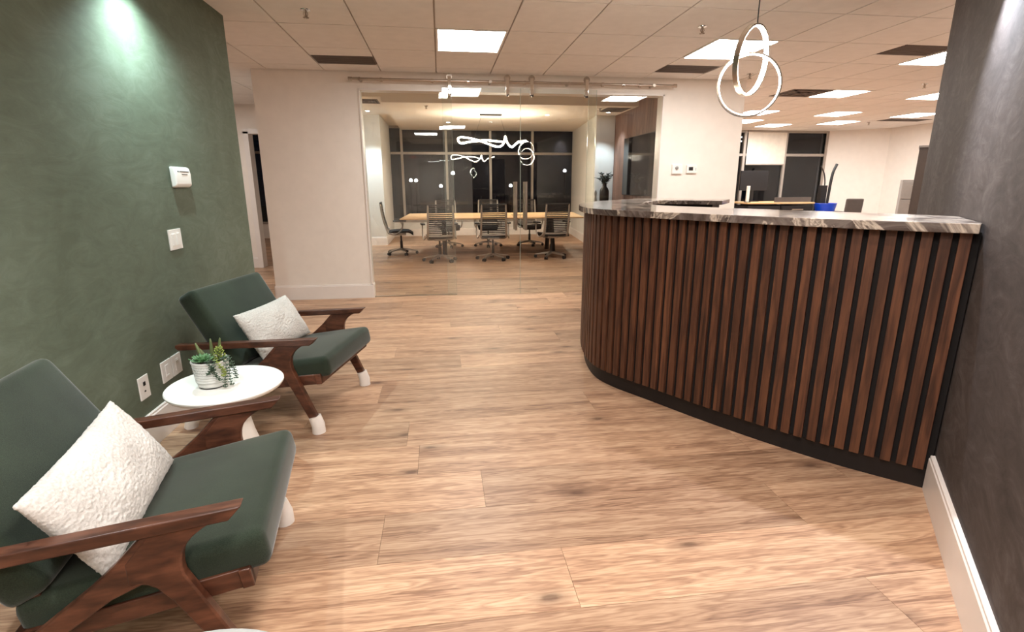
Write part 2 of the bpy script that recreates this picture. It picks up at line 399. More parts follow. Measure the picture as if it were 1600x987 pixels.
for j in range(len(YL)-1):
    for i in range(len(XL)-1):
        r = tile_ok(XL[i], XL[i+1], YL[j], YL[j+1])
        if not r: continue
        xa, xb, ya, yb = r
        if (i, j) in LIGHTS: light_panel(XL[i], XL[i+1], YL[j], YL[j+1], H, LIGHTS[(i, j)]); continue
        if (i, j) in gr_cells:
            ks = [k for k in GRILLE if k[:2] == (i, j)][0]
            if ks[2]:
                bx('ceiling_tile', xa+g, xb-g, ya+g, ya+ks[2], H, H+.018, 'tile', ceil); gy = ya+ks[2]+g
                gy1 = yb-.06 if True else yb
                bx('ceiling_tile', xa+g, xb-g, gy1+g, yb, H, H+.018, 'tile', ceil)
            else: gy, gy1 = ya+g, ya+.36; bx('ceiling_tile', xa+g, xb-g, gy1+g, yb-g, H, H+.018, 'tile', ceil)
            gt = thing('ceiling_vent', GRILLE[ks][0], 'air vent', ((xa+xb)/2, (gy+gy1)/2, H))
            w, d = (xb-xa)/2-g, (gy1-gy)/2
            bx('vent_frame', -w, w, -d, d, .006, .016, 'grille', gt)
            bm = bmesh.new(); n = 9
            for k in range(n):
                y = -d + (k+.5)*2*d/n; box(bm, -w+.01, w-.01, y-.007, y+.007, -.001, .006)
            bmobj('vent_slats', bm, 'grille', gt)
            continue
        if yb < 8.9 and ya > -.6: bx('ceiling_tile', xa+g, xb-g, ya+g, yb-g, H, H+.018, 'tile', ceil)
        else: box(far, xa+g, xb-g, ya+g, yb-g, H, H+.018)
bmobj('ceiling_tiles_far', far, 'tile', ceil)['kind'] = 'stuff'

# ============================================================ WALLS
def wall(name, boxes, mat):
    bm = bmesh.new()
    for b in boxes: box(bm, *b)
    return struct(bmobj(name, bm, mat))
def slab_wall(name, p0, p1, th, z0, z1, mat, hole=None):
    """wall along p0->p1, thickness th to the right-hand side"""
    p0, p1 = Vector(p0), Vector(p1); d = (p1-p0).normalized(); n = Vector((d.y, -d.x))*th
    bm = bmesh.new(); prism(bm, [p0, p1, p1+n, p0+n], z0, z1)
    return struct(bmobj(name, bm, mat))
GX = -1.55
slab_wall('wall_left', (GX-.15, -2.5), (GX-.15, 4.51), -.0, 0, .01, 'green_wall') if False else None
wall('wall_left', [(GX-.15, GX, -2.5, 4.51, 0, H+.02)], 'green_wall')
def baseboard(name, p0, p1, h, n, th=.016, parent=None):
    """profiled baseboard from p0 to p1; n is the direction into the room"""
    p0, p1, n = Vector(p0), Vector(p1), Vector(n).normalized()
    prof = [(0, 0), (th, 0), (th, h-.018), (th-.004, h-.012), (th-.004, h-.003), (th-.007, h), (0, h)]
    bm = bmesh.new(); rows = []
    for p in (p0, p1): rows.append([bm.verts.new((p.x+n.x*a, p.y+n.y*a, z)) for a, z in prof])
    k = len(prof)
    for i in range(k): bm.faces.new((rows[0][i], rows[0][(i+1) % k], rows[1][(i+1) % k], rows[1][i]))
    bm.faces.new(rows[0][::-1]); bm.faces.new(rows[1])
    return struct(bmobj(name, bm, 'trim'))
baseboard('baseboard_left', (GX, -2.5), (GX, 4.51), .18, (1, 0))
# charcoal wall
WD = Vector((.626, .780)).normalized(); WN = Vector((-WD.y, WD.x))
WP = Vector((2.122, 1.803))
wa = WP - WD*2.2; wb = WP + WD*2.0
slab_wall('wall_right', wa, wb, .16, 0, H+.02, 'dark_wall')
baseboard('baseboard_right', wa, WP - WD*.01 + WN*0, .17, WN, .02)
bx_ = bmesh.new(); prism(bx_, [WP-WD*.012, WP-WD*.012+WN*.004, WP+WD*.01+WN*.004, WP+WD*.01], 0, .155)
struct(bmobj('trim_1', bx_, 'trim'))
slab_wall('wall_right_rear', (.95, -2.5), wa, .15, 0, H+.02, 'cream')
wall('wall_front', [(-1.7, 1.1, -2.65, -2.5, 0, H+.02)], 'cream')
# cream wall with the wide opening
BY = 6.38
wall('wall_back', [(-1.98, -.855, BY, BY+.14, 0, H+.02), (-.855, 2.69, BY, BY+.14, 2.37, H+.02), (2.69, 3.74, BY, BY+.14, 0, H+.02)], 'cream')
baseboard('baseboard_back', (-1.98, BY), (-.855, BY), .17, (0, -1))
baseboard('baseboard_back_right', (2.69, BY), (3.74, BY), .17, (0, -1))
baseboard('baseboard_corridor', (-1.98, BY+.14), (-1.98, BY), .17, (-1, 0))
bm = bmesh.new()      # jamb lining of the opening
box(bm, -.868, -.853, BY-.012, BY+.155, 0, 2.372); box(bm, 2.688, 2.703, BY-.012, BY+.155, 0, 2.372); box(bm, -.868, 2.703, BY-.012, BY+.155, 2.357, 2.375)
struct(bmobj('trim_2', bm, 'trim'))
baseboard('baseboard_jamb', (-.853, BY+.13), (-.853, BY-.014), .17, (1, 0), .012)
# corridor
wall('wall_corridor', [(-6.4, -3.0, 9.1, 9.25, 0, H+.02), (-3.0, -2.5, 9.1, 9.25, 2.15, H+.02)], 'cream')
baseboard('baseboard_corridor_end', (-6.4, 9.1), (-3.0, 9.1), .17, (0, -1))
bm = bmesh.new(); box(bm, -3.04, -2.965, 9.07, 9.28, 0, 2.15); box(bm, -3.04, -2.5, 9.07, 9.28, 2.12, 2.19)
struct(bmobj('trim_3', bm, 'trim'))
wall('wall_corridor_left', [(-6.55, -6.4, -2.6, 14.5, 0, H+.3)], 'cream')
wall('wall_corridor_front', [(-6.4, -1.7, 4.2, 4.35, 0, H+.02)], 'cream')
wall('wall_conference_left', [(-1.98, -1.80, BY+.14, 14.3, 0, 3.1)], 'white_wall')
# conference room
CY = 14.3; CH = 2.70
wall('wall_conference_pillar', [(-1.80, -1.25, 12.15, CY, 0, 3.1)], 'white_wall')
slab_wall('wall_conference_right', (3.22, 10.95), (3.56, CY), .08, 0, 3.1, 'white_wall')
wall('wall_conference_niche', [(3.30, 3.62, 10.95, 11.1, 0, 3.1)], 'white_wall')
wall('wall_conference_side', [(3.64, 3.70, BY+.14, CY, 0, 3.1)], 'panelwood')
for a, b, n in (((-1.80, 12.15), (-1.25, 12.15), (0, -1)), ((-1.25, 12.15), (-1.25, CY), (1, 0)), ((3.22, 10.95), (3.56, CY), (-1, .1)), ((3.22, 10.95), (3.62, 10.95), (0, -1)), ((-1.80, BY+.14), (-1.80, 12.15), (1, 0)), ((-1.25, CY), (3.56, CY), (0, -1))):
    baseboard('baseboard_conference', a, b, .19, n)
wall('wall_conference_sill', [(-1.8, 4.1, CY, CY+.15, 0, .36)], 'white_wall')
# conference ceilings: the front zone is higher, a dropped gypsum slab hangs over the table
wall('ceiling_conference_front', [(-1.98, 4.1, BY+.14, 9.75, 3.02, 3.12), (-1.98, -.95, 9.75, CY, 2.80, 3.12)], 'conf_ceiling')
wall('ceiling_conference', [(-.95, 4.1, 9.67, CY, CH, 3.1)], 'conf_ceiling')
# veneer panels on the side wall: individual boards
for k in range(13):
    ya = BY+.16 + k*.405
    if ya > 10.8: break
    bx('wall_panel', 3.622, 3.644, ya+.003, min(ya+.402, 10.94), .0, 3.0, 'panelwood', bpy.data.objects['wall_conference_side'])

# window walls
def window(name, xs, y, z0, z1, ztr, x0=None, x1=None, fw=.06, pane_y=None, trans=None):
    """aluminium curtain-wall window: mullions at xs, transom at ztr, panes between"""
    fr = struct(bpy.data.objects.new(name, None)); COL.objects.link(fr)
    for i, x in enumerate(xs):
        bx('mullion', x-fw/2, x+fw/2, y-.02, y+.10, z0, z1, 'mullion', fr)
    for i in range(len(xs)-1):
        a, b = xs[i]+fw/2, xs[i+1]-fw/2
        bx('transom', a, b, y-.01, y+.09, ztr-fw/2, ztr+fw/2, 'mullion', fr)
        bx('bottom_rail', a, b, y-.01, y+.09, z0, z0+fw, 'mullion', fr)
        bx('head_rail', a, b, y-.01, y+.09, z1-fw, z1, 'mullion', fr)
        bx('pane', a, b, y+.03, y+.045, z0+fw, ztr-fw/2, 'wglass', fr)
        bx('pane', a, b, y+.03, y+.045, ztr+fw/2, z1-fw, 'wglass', fr)
    return fr
window('window_1', [-1.28, -.955, .19, 1.345, 2.47, 3.60], CY, .36, 2.80, 2.13)
# office
OY = 12.0
window('window_2', [3.78, 4.5, 5.25, 6.2, 7.15, 8.20, 9.25], OY, .5, 2.56, 2.0, fw=.06)
wall('wall_office_back', [(3.74, 9.25, OY, OY+.15, 0, .5), (9.22, 10.3, OY, OY+.15, 0, H+.02)], 'cream')
wall('wall_office_right', [(10.2, 10.35, 3.2, OY, 0, H+.02)], 'cream')
slab_wall('wall_office_corner', (9.28, OY), (10.2, 11.2), -.1, 0, H+.02, 'cream')
wall('wall_office_front', [(3.5, 10.3, 3.05, 3.2, 0, H+.02)], 'cream')
wall('wall_office_left', [(3.70, 3.74, BY+.14, OY, 0, H+.02)], 'cream')
# corridor room beyond the doorway with its own window
window('window_3', [-5.6, -4.62, -3.6], CY, .36, 2.80, 2.13)
wall('wall_corridor_room', [(-6.4, -5.6, CY, CY+.15, 0, 3.0), (-3.6, -1.98, CY, CY+.15, 0, 3.0), (-5.6, -3.6, CY, CY+.15, 0, .36)], 'cream')
wall('ceiling_corridor_room', [(-6.4, -1.98, 9.25, CY, 2.8, 2.9)], 'conf_ceiling')
# outside: dark ground and far street lamps
struct(bx('ground_outside', -60, 80, 14.8, 120, -3.2, -3.0, 'asphalt'))
for x, y, z, lab in ((.72, 30, 1.95, 'bright street lamp outside, seen through the middle conference window'),
                (-1.59, 30, 1.57, 'left of a close pair of street lamps seen low through the left window'),
                (-1.31, 30, 1.56, 'right of a close pair of street lamps seen low through the left window'),
                (.04, 30, 1.26, 'small low street lamp outside beside the second window mullion'),
                (3.95, 30, 1.27, 'small low street lamp outside, left of the long door handles'),
                (7.06, 30, 2.08, 'street lamp outside seen through the right conference window')):
    t = thing('street_lamp', lab, 'street lamp', (x, y, -3))
    tube_obj('lamp_pole', [(0, 0, 0), (0, 0, z+3)], .05, 'black', t)
    lathe_obj('lamp_head', [(0, -.10), (.09, -.04), (.10, .03), (.04, .10), (0, .11)], emit('street_lamp_glow', (1, .97, .9, 1), 30 if x == .72 else 12), t, n=12, c=(0, 0, z+3))

# ============================================================ GLASS DOORS
def glass_sheet(name, x0, x1, y, z0, z1, parent, th=.012, edges=(0, 1)):
    p = bx(name, x0, x1, y-th/2, y+th/2, z0, z1, 'glass', parent)
    bm = bmesh.new()
    if 0 in edges: box(bm, x0-.0012, x0, y-th/2, y+th/2, z0, z1)
    if 1 in edges: box(bm, x1, x1+.0012, y-th/2, y+th/2, z0, z1)
    if edges: bmobj('polished_edge', bm, 'gedge', p)
    return p
RY = 6.27; RZ = 2.452
for nm, x0, x1, hx in (('door_1', .055, .942, (.14, .79)), ('door_2', .95, 1.845, (1.07, 1.71))):
    d = struct(bpy.data.objects.new(nm, None)); COL.objects.link(d)
    glass_sheet('glass_pane', x0, x1, RY+.035, .012, 2.395, d)
    for h in hx:
        bm = bmesh.new()
        box(bm, h-.019, h+.019, RY-.022, RY-.014, 2.30, RZ+.045, None, .003)
        tube(bm, [(h, RY-.03, 2.335), (h, RY+.045, 2.335)], .017, 14); tube(bm, [(h, RY-.03, 2.385), (h, RY+.045, 2.385)], .014, 14)
        hg = bmobj('roller_hanger', bm, 'chrome', d, auto=.6)
        bm = bmesh.new(); lathe(bm, [(0, -.013), (.034, -.013), (.036, -.006), (.028, 0), (.036, .006), (.034, .013), (0, .013)], 20)
        bmesh.ops.transform(bm, matrix=Matrix.Translation((h, RY, RZ+.043)) @ Matrix.Rotation(PI/2, 4, 'X'), verts=bm.verts)
        bmobj('roller_wheel', bm, 'bronze', hg, auto=.6)
    hx_ = .885 if nm == 'door_1' else 1.005
    for side, yy in (('front', RY-.03), ('back', RY+.10)):
        bm = bmesh.new(); tube(bm, [(hx_, yy, .80), (hx_, yy, 1.365)], .016, 14)
        hd = bmobj('pull_handle', bm, 'steel', d, auto=.6)
        for z in (.93, 1.23):
            tube_obj('standoff', [(hx_, yy, z), (hx_, RY+.035, z)], .008, 'steel', hd)
for nm, x0, x1 in (('window_4', -.853, .16), ('window_5', 1.78, 2.688)):
    d = struct(bpy.data.objects.new(nm, None)); COL.objects.link(d)
    glass_sheet('glass_pane', x0, x1, BY+.03, .004, 2.357, d, edges=(1,) if x0 < 0 else (0,))
    bx('floor_channel', x0, x1, BY+.015, BY+.045, .0, .010, 'steel', d)
t = thing('door_rail', 'long brushed metal rail above the glass doors carrying four rollers', 'rail', (0, 0, 0))
tube_obj('rail_bar', [(-.95, RY, RZ), (2.80, RY, RZ)], .0145, 'bronze', t, 14)
for x in (-.93, 2.78):
    tube_obj('end_cap', [(x-.02, RY, RZ), (x+.02, RY, RZ)], .020, 'bronze', t, 14)
for x in (-.83, .60, 1.5, 2.52):
    tube_obj('wall_standoff', [(x, RY-.018, RZ-.0), (x, BY+.001, RZ)], .017, 'bronze', t, 14)
for x in (-.60, -.05, .35, .99, 1.9, 2.15, 2.35):
    tube_obj('rail_stop', [(x-.014, RY, RZ-.004), (x+.014, RY, RZ-.004)], .022, 'chrome' if x in (.35, 2.15) else 'bronze', t, 14)

# ============================================================ RECEPTION DESK
S = [(2.098, 1.785), (1.85, 2.03), (1.645, 2.285), (1.445, 2.575), (1.235, 2.92), (1.085, 3.17), (1.02, 3.38), (1.03, 3.65), (1.09, 3.95), (1.18, 4.24), (1.30, 4.50), (1.47, 4.80), (1.72, 5.06), (2.15, 5.55)]
PATH = [Vector((p.x, p.y)) for p in catmull([(a, b, 0) for a, b in S], 14)]
def offset(P, d):
    out = []
    for i, p in enumerate(P):
        a = P[max(i-1, 0)]; b = P[min(i+1, len(P)-1)]; t = (b-a).normalized()
        out.append(p + Vector((-t.y, t.x))*d)      # left of travel (towards the lobby)
    return out
def strip(name, P, d0, d1, z0, z1, mat, parent, bev=0):
    A = offset(P, d0); B = offset(P, d1); bm = bmesh.new(); prev = None; first = None
    for a, b in zip(A, B):
        r = [bm.verts.new((a.x, a.y, z0)), bm.verts.new((b.x, b.y, z0)), bm.verts.new((b.x, b.y, z1)), bm.verts.new((a.x, a.y, z1))]
        if prev:
            for k in range(4): bm.faces.new((prev[k], prev[(k+1) % 4], r[(k+1) % 4], r[k]))
        else: first = r
        prev = r
    bm.faces.new(first); bm.faces.new(prev[::-1])
    return bmobj(name, bm, mat, parent, auto=.5)
desk = thing('reception_desk', 'curved reception desk clad in vertical walnut slats with black toe kick', 'reception desk', (0, 0, 0))
TOP = 1.18; SLZ0 = .10; SLZ1 = TOP-.038
OUT = -1        # travelling from the charcoal wall the lobby lies to the left of travel
# orientation check: make sure +d points to the lobby side
_t = (PATH[1]-PATH[0]).normalized(); _n = Vector((-_t.y, _t.x)); SGN = 1 if _n.dot(Vector((-1, -1))) > 0 else -1
strip('backing_panel', PATH, SGN*-.018, SGN*-.075, SLZ0, SLZ1, 'felt', desk)
strip('toe_kick', PATH, SGN*-.030, SGN*-.070, 0, SLZ0, 'toe', desk)
lens = [0]
for a, b in zip(PATH, PATH[1:]): lens.append(lens[-1] + (b-a).length)
def at_len(s):
    for i in range(len(lens)-1):
        if lens[i+1] >= s:
            k = (s-lens[i])/(lens[i+1]-lens[i]); p = PATH[i].lerp(PATH[i+1], k)
            i0 = max(0, i-2); i1 = min(len(PATH)-1, i+3); return p, (PATH[i1]-PATH[i0]).normalized()
    return PATH[-1], (PATH[-1]-PATH[-2]).normalized()
pitch = .0605; s = .046; k = 0
slat_bm = bmesh.new(); box(slat_bm, -.0195, .0195, -.018, 0, SLZ0, SLZ1, None, .0022)
slat_me = bpy.data.meshes.new('slat'); bmesh.ops.recalc_face_normals(slat_bm, faces=slat_bm.faces); slat_bm.to_mesh(slat_me); slat_bm.free(); slat_me.materials.append(M['slat'])
while s < lens[-1]-.05:
    p, tt = at_len(s); n = Vector((-tt.y, tt.x))*SGN
    o = bpy.data.objects.new('slat', slat_me); COL.objects.link(o); o.parent = desk
    o.matrix_local = frame_m((p.x, p.y, 0), (-tt.x*SGN, -tt.y*SGN, 0), (n.x, n.y, 0), (0, 0, 1)) if False else Matrix(((tt.x, n.x, 0, p.x), (tt.y, n.y, 0, p.y), (0, 0, 1, 0), (0, 0, 0, 1)))
    s += pitch; k += 1
# counter slab
outer = offset(PATH, SGN*.042)
outer[0] = WP + WD*.012 + WN*.006 + (outer[1]-outer[0])*.0
inner = [(2.97, 5.16), (2.62, 4.68), (2.14, 5.0), (1.83, 4.57), (1.66, 4.22), (1.60, 3.98), (1.62, 3.74), (1.70, 3.55), (1.83, 3.33), (2.05, 2.92), (2.20, 2.69), (2.36, 2.42)]
endw = WP + WD*.52 + WN*.006
poly = [tuple(p) for p in outer] + [(2.45, 5.58)] + inner + [tuple(endw)]
bm = bmesh.new(); prism(bm, poly, TOP-.038, TOP)
ct = bmobj('countertop', bm, 'marble'); tag(ct, 'polished brown veined marble counter slab on top of the slatted desk', 'countertop')
md = ct.modifiers.new('edge', 'BEVEL'); md.width = .003; md.segments = 2; md.limit_method = 'ANGLE'; md.angle_limit = .9
# inside of the desk: rear cabinet and lower work surface
bm = bmesh.new(); prism(bm, [(1.9, 4.78), (2.14, 5.07), (2.58, 4.78), (2.86, 5.16), (2.40, 5.48), (2.2, 5.5)], .0, TOP-.038)
bmobj('rear_cabinet', bm, 'toe', desk)
bm = bmesh.new(); prism(bm, [(2.45, 2.3), (2.2, 2.74), (1.84, 3.36), (1.64, 3.75), (1.64, 4.2), (1.9, 4.6), (2.2, 4.5), (2.05, 4.0), (2.3, 3.3), (2.75, 2.68)], .72, .75)
bmobj('work_surface', bm, 'brownlam', desk)

# ============================================================ ARMCHAIRS
def poly_y(bm, pts, y0, y1):
    """extrude an X-Z outline along Y"""
    a = [bm.verts.new((x, y0, z)) for x, z in pts]; b = [bm.verts.new((x, y1, z)) for x, z in pts]; n = len(pts)
    bm.faces.new(a); bm.faces.new(b[::-1])
    for i in range(n): bm.faces.new((a[(i+1) % n], a[i], b[i], b[(i+1) % n]))
def bez(a, b, c, n=6): return [((1-t)**2*a[0]+2*t*(1-t)*b[0]+t*t*c[0], (1-t)**2*a[1]+2*t*(1-t)*b[1]+t*t*c[1]) for t in [i/n for i in range(n+1)]]
def bevmod(o, w=.004, seg=2, ang=.7):
    m = o.modifiers.new('bevel', 'BEVEL'); m.width = w; m.segments = seg; m.limit_method = 'ANGLE'; m.angle_limit = ang
    for p in o.data.polygons: p.use_smooth = True
    o.data.set_sharp_from_angle(angle=.6); return o
def cushion(name, L, Wd, T, mat, parent, m, crown=.012, bev=.028):
    """L along local x, Wd along y, T thick (z); top face at z=0"""
    bm = bmesh.new(); v = box(bm, -L/2, L/2, -Wd/2, Wd/2, -T, 0)
    bmesh.ops.bevel(bm, geom=bm.edges[:], offset=bev, segments=4, profile=.6, affect='EDGES')
    bmesh.ops.subdivide_edges(bm, edges=[e for e in bm.edges if e.calc_length() > .15], cuts=7, use_grid_fill=True)
    for q in bm.verts:
        u = q.co.x/(L/2); w = q.co.y/(Wd/2); k = max(0, 1-u*u)*max(0, 1-w*w)
        mid = q.co.z + T/2
        q.co.z += (crown if mid > 0 else -.003)*k*(abs(mid)/(T/2))
        e = max(0, 1-(mid/(T/2))**2); q.co.x += .006*e*u**3; q.co.y += .006*e*w**3
        q.co.z += .0012*math.sin(q.co.x*37+q.co.y*11)*k
    bmesh.ops.transform(bm, matrix=m, verts=bm.verts)
    return bmobj(name, bm, mat, parent, smooth=True)
def ruby(a, b):  # local frame for a slanted slab: origin at middle, x axis from a to b (x,z)
    a, b = Vector(a), Vector(b); d = (b-a).normalized(); c = (a+b)/2
    return frame_m((c.x, 0, c.y), (d.x, 0, d.y), (0, 1, 0), (-d.y, 0, d.x)), (b-a).length
def armchair(label, loc, rz):
    t = thing('armchair', label, 'armchair', loc, rz, 'green lounge armchairs by the green wall')
    AW = .378; th = .045
    for s in (-1, 1):
        yo = s*AW; yi_ = s*(AW-th); y0, y1 = min(yo, yi_), max(yo, yi_)
        yc = (yo+yi_)/2
        # armrest: shallow, cut back at the tip
        bm = bmesh.new()
        poly_y(bm, [(.277, .545), (.243, .509), (-.46, .464), (-.505, .462), (-.52, .478), (-.515, .493)], y0-.004*0, y1)
        ar = bmobj('armrest', bm, 'walnut', t); bevmod(ar, .004)
        a0, a1 = yc-.016, yc+.016
        bm = bmesh.new()
        poly_y(bm, [(.232, .52), (.185, .497)] + bez((.170, .487), (.115, .45), (.125, .375)) + [(.262, .045), (.254, 0), (.221, 0), (.214, .045), (.090, .300)] + bez((.075, .325), (.045, .375), (.0, .365), 4)[1:] + [(.0, .43), (.07, .513)], a0, a1)
        fl = bmobj('front_leg', bm, 'walnut', t); bevmod(fl, .005)
        bm = bmesh.new()
        poly_y(bm, [(.075, .505), (.09, .44), (.035, .365), (-.04, .335), (-.486, .040), (-.497, 0), (-.533, 0), (-.533, .040), (-.085, .372), (-.02, .43), (.05, .505)], a0+.001, a1-.001)
        rl = bmobj('rear_leg', bm, 'walnut', t); bevmod(rl, .005)
        for q, par in ((.2375, fl), (-.515, rl)):
            bm = bmesh.new()
            pth = [(.2375, yc, 0), (.2365, yc, .045), (.221, yc, .094)] if q > 0 else [(-.515, yc, 0), (-.505, yc, .040), (-.458, yc, .082)]
            tube(bm, pth, [.036, .0355, .034], 20)
            for v in bm.verts: v.co.z = max(0, v.co.z)
            bmobj('foot_cap', bm, 'white', par, auto=.9)
        # back post behind the back cushion
        bm = bmesh.new(); poly_y(bm, [(-.235, .30), (-.190, .315), (-.455, .745), (-.49, .735)], s*.300-.014, s*.300+.014)
        bevmod(bmobj('back_post', bm, 'walnut', t), .003)
    # seat frame rails and back slats
    bm = bmesh.new()
    fm, L = ruby((-.27, .245), (.27, .315))
    for b in ((-L/2, -L/2+.03), (L/2-.03, L/2)): box(bm, b[0], b[1], -.345, .345, -.035, .022, fm)
    for s in (-1, 1): box(bm, -L/2, L/2, s*.327-.012, s*.327+.012, -.035, .022, fm)
    bevmod(bmobj('seat_frame', bm, 'walnut', t), .003)
    for z in (.38, .52, .66):
        x = -.235 - (z-.32)*.62
        bm = bmesh.new(); box(bm, x-.012-.008, x+.012-.008, -.29, .29, z-.025, z+.025); bevmod(bmobj('back_slat', bm, 'walnut', t), .003)
    fm, L = ruby((-.27, .340), (.300, .432))
    cushion('seat_cushion', L, .652, .115, 'velvet', t, fm, bev=.032)
    fm, L = ruby((-.408, .790), (-.178, .375))
    cushion('back_cushion', L, .655, .115, 'velvet', t, fm, bev=.032)
    return t
armchair('dark green armchair on the far side of the round white table', (-.871, 3.161, 0), -.219)
armchair('dark green armchair nearest the camera, cut off at the left of the picture', (-.858, 1.567, 0), .148)

# boucle pillows
def pillow(label, w, h, T, m, seed):
    N = 30; bm = bmesh.new(); rg = random.Random(seed); top = {}; bot = {}
    ph = [rg.uniform(0, 6) for _ in range(6)]
    def pt(i, j, s):
        u = 2*i/N-1; v = 2*j/N-1
        f = (max(0, 1-abs(u)**2.4)**.55) * (max(0, 1-abs(v)**2.4)**.55)
        pin = 1 - .07*(1-abs(u)**2)*abs(v)**2
        pin2 = 1 - .07*(1-abs(v)**2)*abs(u)**2
        x = u*w/2*pin2; y = v*h/2*pin
        z = s*T/2*f
        z += .0035*math.sin(7*u+ph[0]+s)*math.sin(6*v+ph[1])*f + .0014*math.sin(31*u+ph[2])*math.sin(27*v+ph[3])*f
        return (x, y, z)
    for i in range(N+1):
        for j in range(N+1):
            e = i in (0, N) or j in (0, N)
            top[i, j] = bm.verts.new(pt(i, j, 1)); bot[i, j] = top[i, j] if e else bm.verts.new(pt(i, j, -1))
    for i in range(N):
        for j in range(N):
            bm.faces.new((top[i, j], top[i+1, j], top[i+1, j+1], top[i, j+1]))
            q = (bot[i, j], bot[i, j+1], bot[i+1, j+1], bot[i+1, j])
            if len(set(q)) == 4: 
                try: bm.faces.new(q)
                except ValueError: pass
    bmesh.ops.transform(bm, matrix=m, verts=bm.verts)
    o = bmobj('pillow', bm, 'boucle', None, smooth=True)
    sb = o.modifiers.new('sub', 'SUBSURF'); sb.levels = sb.render_levels = 2
    tx = bpy.data.textures.new('boucle_loops', 'CLOUDS'); tx.noise_scale = .0085; tx.noise_depth = 1
    dm = o.modifiers.new('loops', 'DISPLACE'); dm.texture = tx; dm.strength = .006; dm.mid_level = .5; dm.texture_coords = 'LOCAL'
    tag(o, label, 'pillow', 'white boucle pillows on the armchairs'); return o
def chair_m(loc, rz): return Matrix.Translation(loc) @ Matrix.Rotation(rz, 4, 'Z')
def pillow_m(loc, rz, c, lean, roll, yaw=0):
    # pillow local: x = long side, y = up the back, z = normal facing the sitter
    base = frame_m(c, (0, -1, 0), (-math.sin(lean), 0, math.cos(lean)), (-math.cos(lean), 0, -math.sin(lean)))
    # flip normal to the front
    base = frame_m(c, (0, 1, 0), (-math.sin(lean), 0, math.cos(lean)), (math.cos(lean), 0, math.sin(lean)))
    return chair_m(loc, rz) @ base @ Matrix.Rotation(yaw, 4, 'Y') @ Matrix.Rotation(roll, 4, 'Z')
pillow('white boucle lumbar pillow leaning in the farther green armchair', .58, .30, .13, pillow_m((-.871, 3.161, 0), -.219, (-.145, -.01, .515), .52, .0), 1)
pillow('white boucle lumbar pillow leaning in the nearest green armchair', .59, .30, .13, pillow_m((-.858, 1.567, 0), .148, (-.140, -.045, .500), .52, .06), 2)

# ============================================================ SIDE TABLE AND PLANTER
TX, TY, TZ = -1.012, 2.40, .45
t = thing('side_table', 'round white pedestal side table between the two green armchairs', 'side table', (TX, TY, 0))
lathe_obj('table_top', [(0, -.028), (.225, -.028), (.238, -.022), (.246, -.010), (.246, -.004), (.242, 0), (0, 0)], 'offwhite', t, 72, (0, 0, TZ))
lathe_obj('pedestal', [(0, 0), (.15, 0), (.152, .012), (.135, .05), (.095, .2), (.07, .34), (.075, .40), (.11, .422), (0, .422)], 'offwhite', t, 48)
PX, PY = -1.055, 2.375
p = thing('succulent_planter', 'ribbed white clay planter with mixed succulents on the round white table', 'potted plant', (PX, PY, TZ))
prof = [(0, .004), (.052, .004), (.060, .010)]
z = .018
while z < .112:
    r = .064 + (z/.118)*.010 - .010*max(0, (.03-z)/.03)
    prof += [(r, z), (r+.001, z+.003), (r+.001, z+.0085), (r-.0012, z+.0105)]; z += .0125
prof += [(.0755, .116), (.0775, .122), (.0765, .126), (.0715, .126), (.069, .118), (.066, .100), (0, .100)]
lathe_obj('pot', prof, 'pot', p, 56, auto=1.2)
lathe_obj('saucer', [(0, 0), (.050, 0), (.056, .004), (.0, .006)], 'vase', p, 32)
bm = bmesh.new(); rg = random.Random(5)
for k in range(3):
    for i in range(40):        # scratched zig-zag band under the rim
        a = 2*PI*i/40 + k*.07; r = .0745 - k*.0007; z = .103 - k*.012
        a2 = a + PI/40
        tube(bm, [(r*math.cos(a), r*math.sin(a), z), (r*math.cos(a2), r*math.sin(a2), z+.004*(1 if i % 2 else -1))], .0006, 4, cap=False)
bmobj('scratched_pattern', bm, 'potgroove', p)
lathe_obj('soil', [(0, .108), (.068, .104), (.066, .10)], 'soil', p, 32)
def leaf(bm, base, d, L, wd, th=.004, curl=.3, n=5):
    base = Vector(base); d = Vector(d).normalized(); up = Vector((0, 0, 1)); side = d.cross(up)
    side = side.normalized() if side.length > .01 else Vector((1, 0, 0)); nn = side.cross(d).normalized()
    rows = []
    for i in range(n+1):
        u = i/n; w = wd*math.sin(PI*min(.999, (u*.80+.16)))**.8 * (1 if u < .99 else .1); c = base + d*L*u + nn*(curl*L*u*u)
        rows.append([bm.verts.new(c-side*w), bm.verts.new(c-nn*th), bm.verts.new(c+side*w), bm.verts.new(c+nn*th*.6)])
    for A, B in zip(rows, rows[1:]):
        for k in range(4): bm.faces.new((A[k], A[(k+1) % 4], B[(k+1) % 4], B[k]))
    bm.faces.new(rows[0][::-1]); bm.faces.new(rows[-1])
ros = bpy.data.objects.new('rosette', None); COL.objects.link(ros); ros.parent = p; ros.location = (-.022, -.022, .122)
k = 0
for ring, (n, L, el, w) in enumerate(((9, .054, .12, .0135), (8, .045, .35, .013), (7, .034, .65, .011), (5, .022, 1.0, .008), (3, .013, 1.3, .005))):
    for i in range(n):
        a = 2*PI*(i+.5*(ring % 2))/n + ring*.2; bm = bmesh.new()
        leaf(bm, (0, 0, ring*.003), (math.cos(a)*math.cos(el), math.sin(a)*math.cos(el), math.sin(el)), L, w, .003, .25)
        bmobj('leaf', bm, 'rosette', ros, smooth=True)
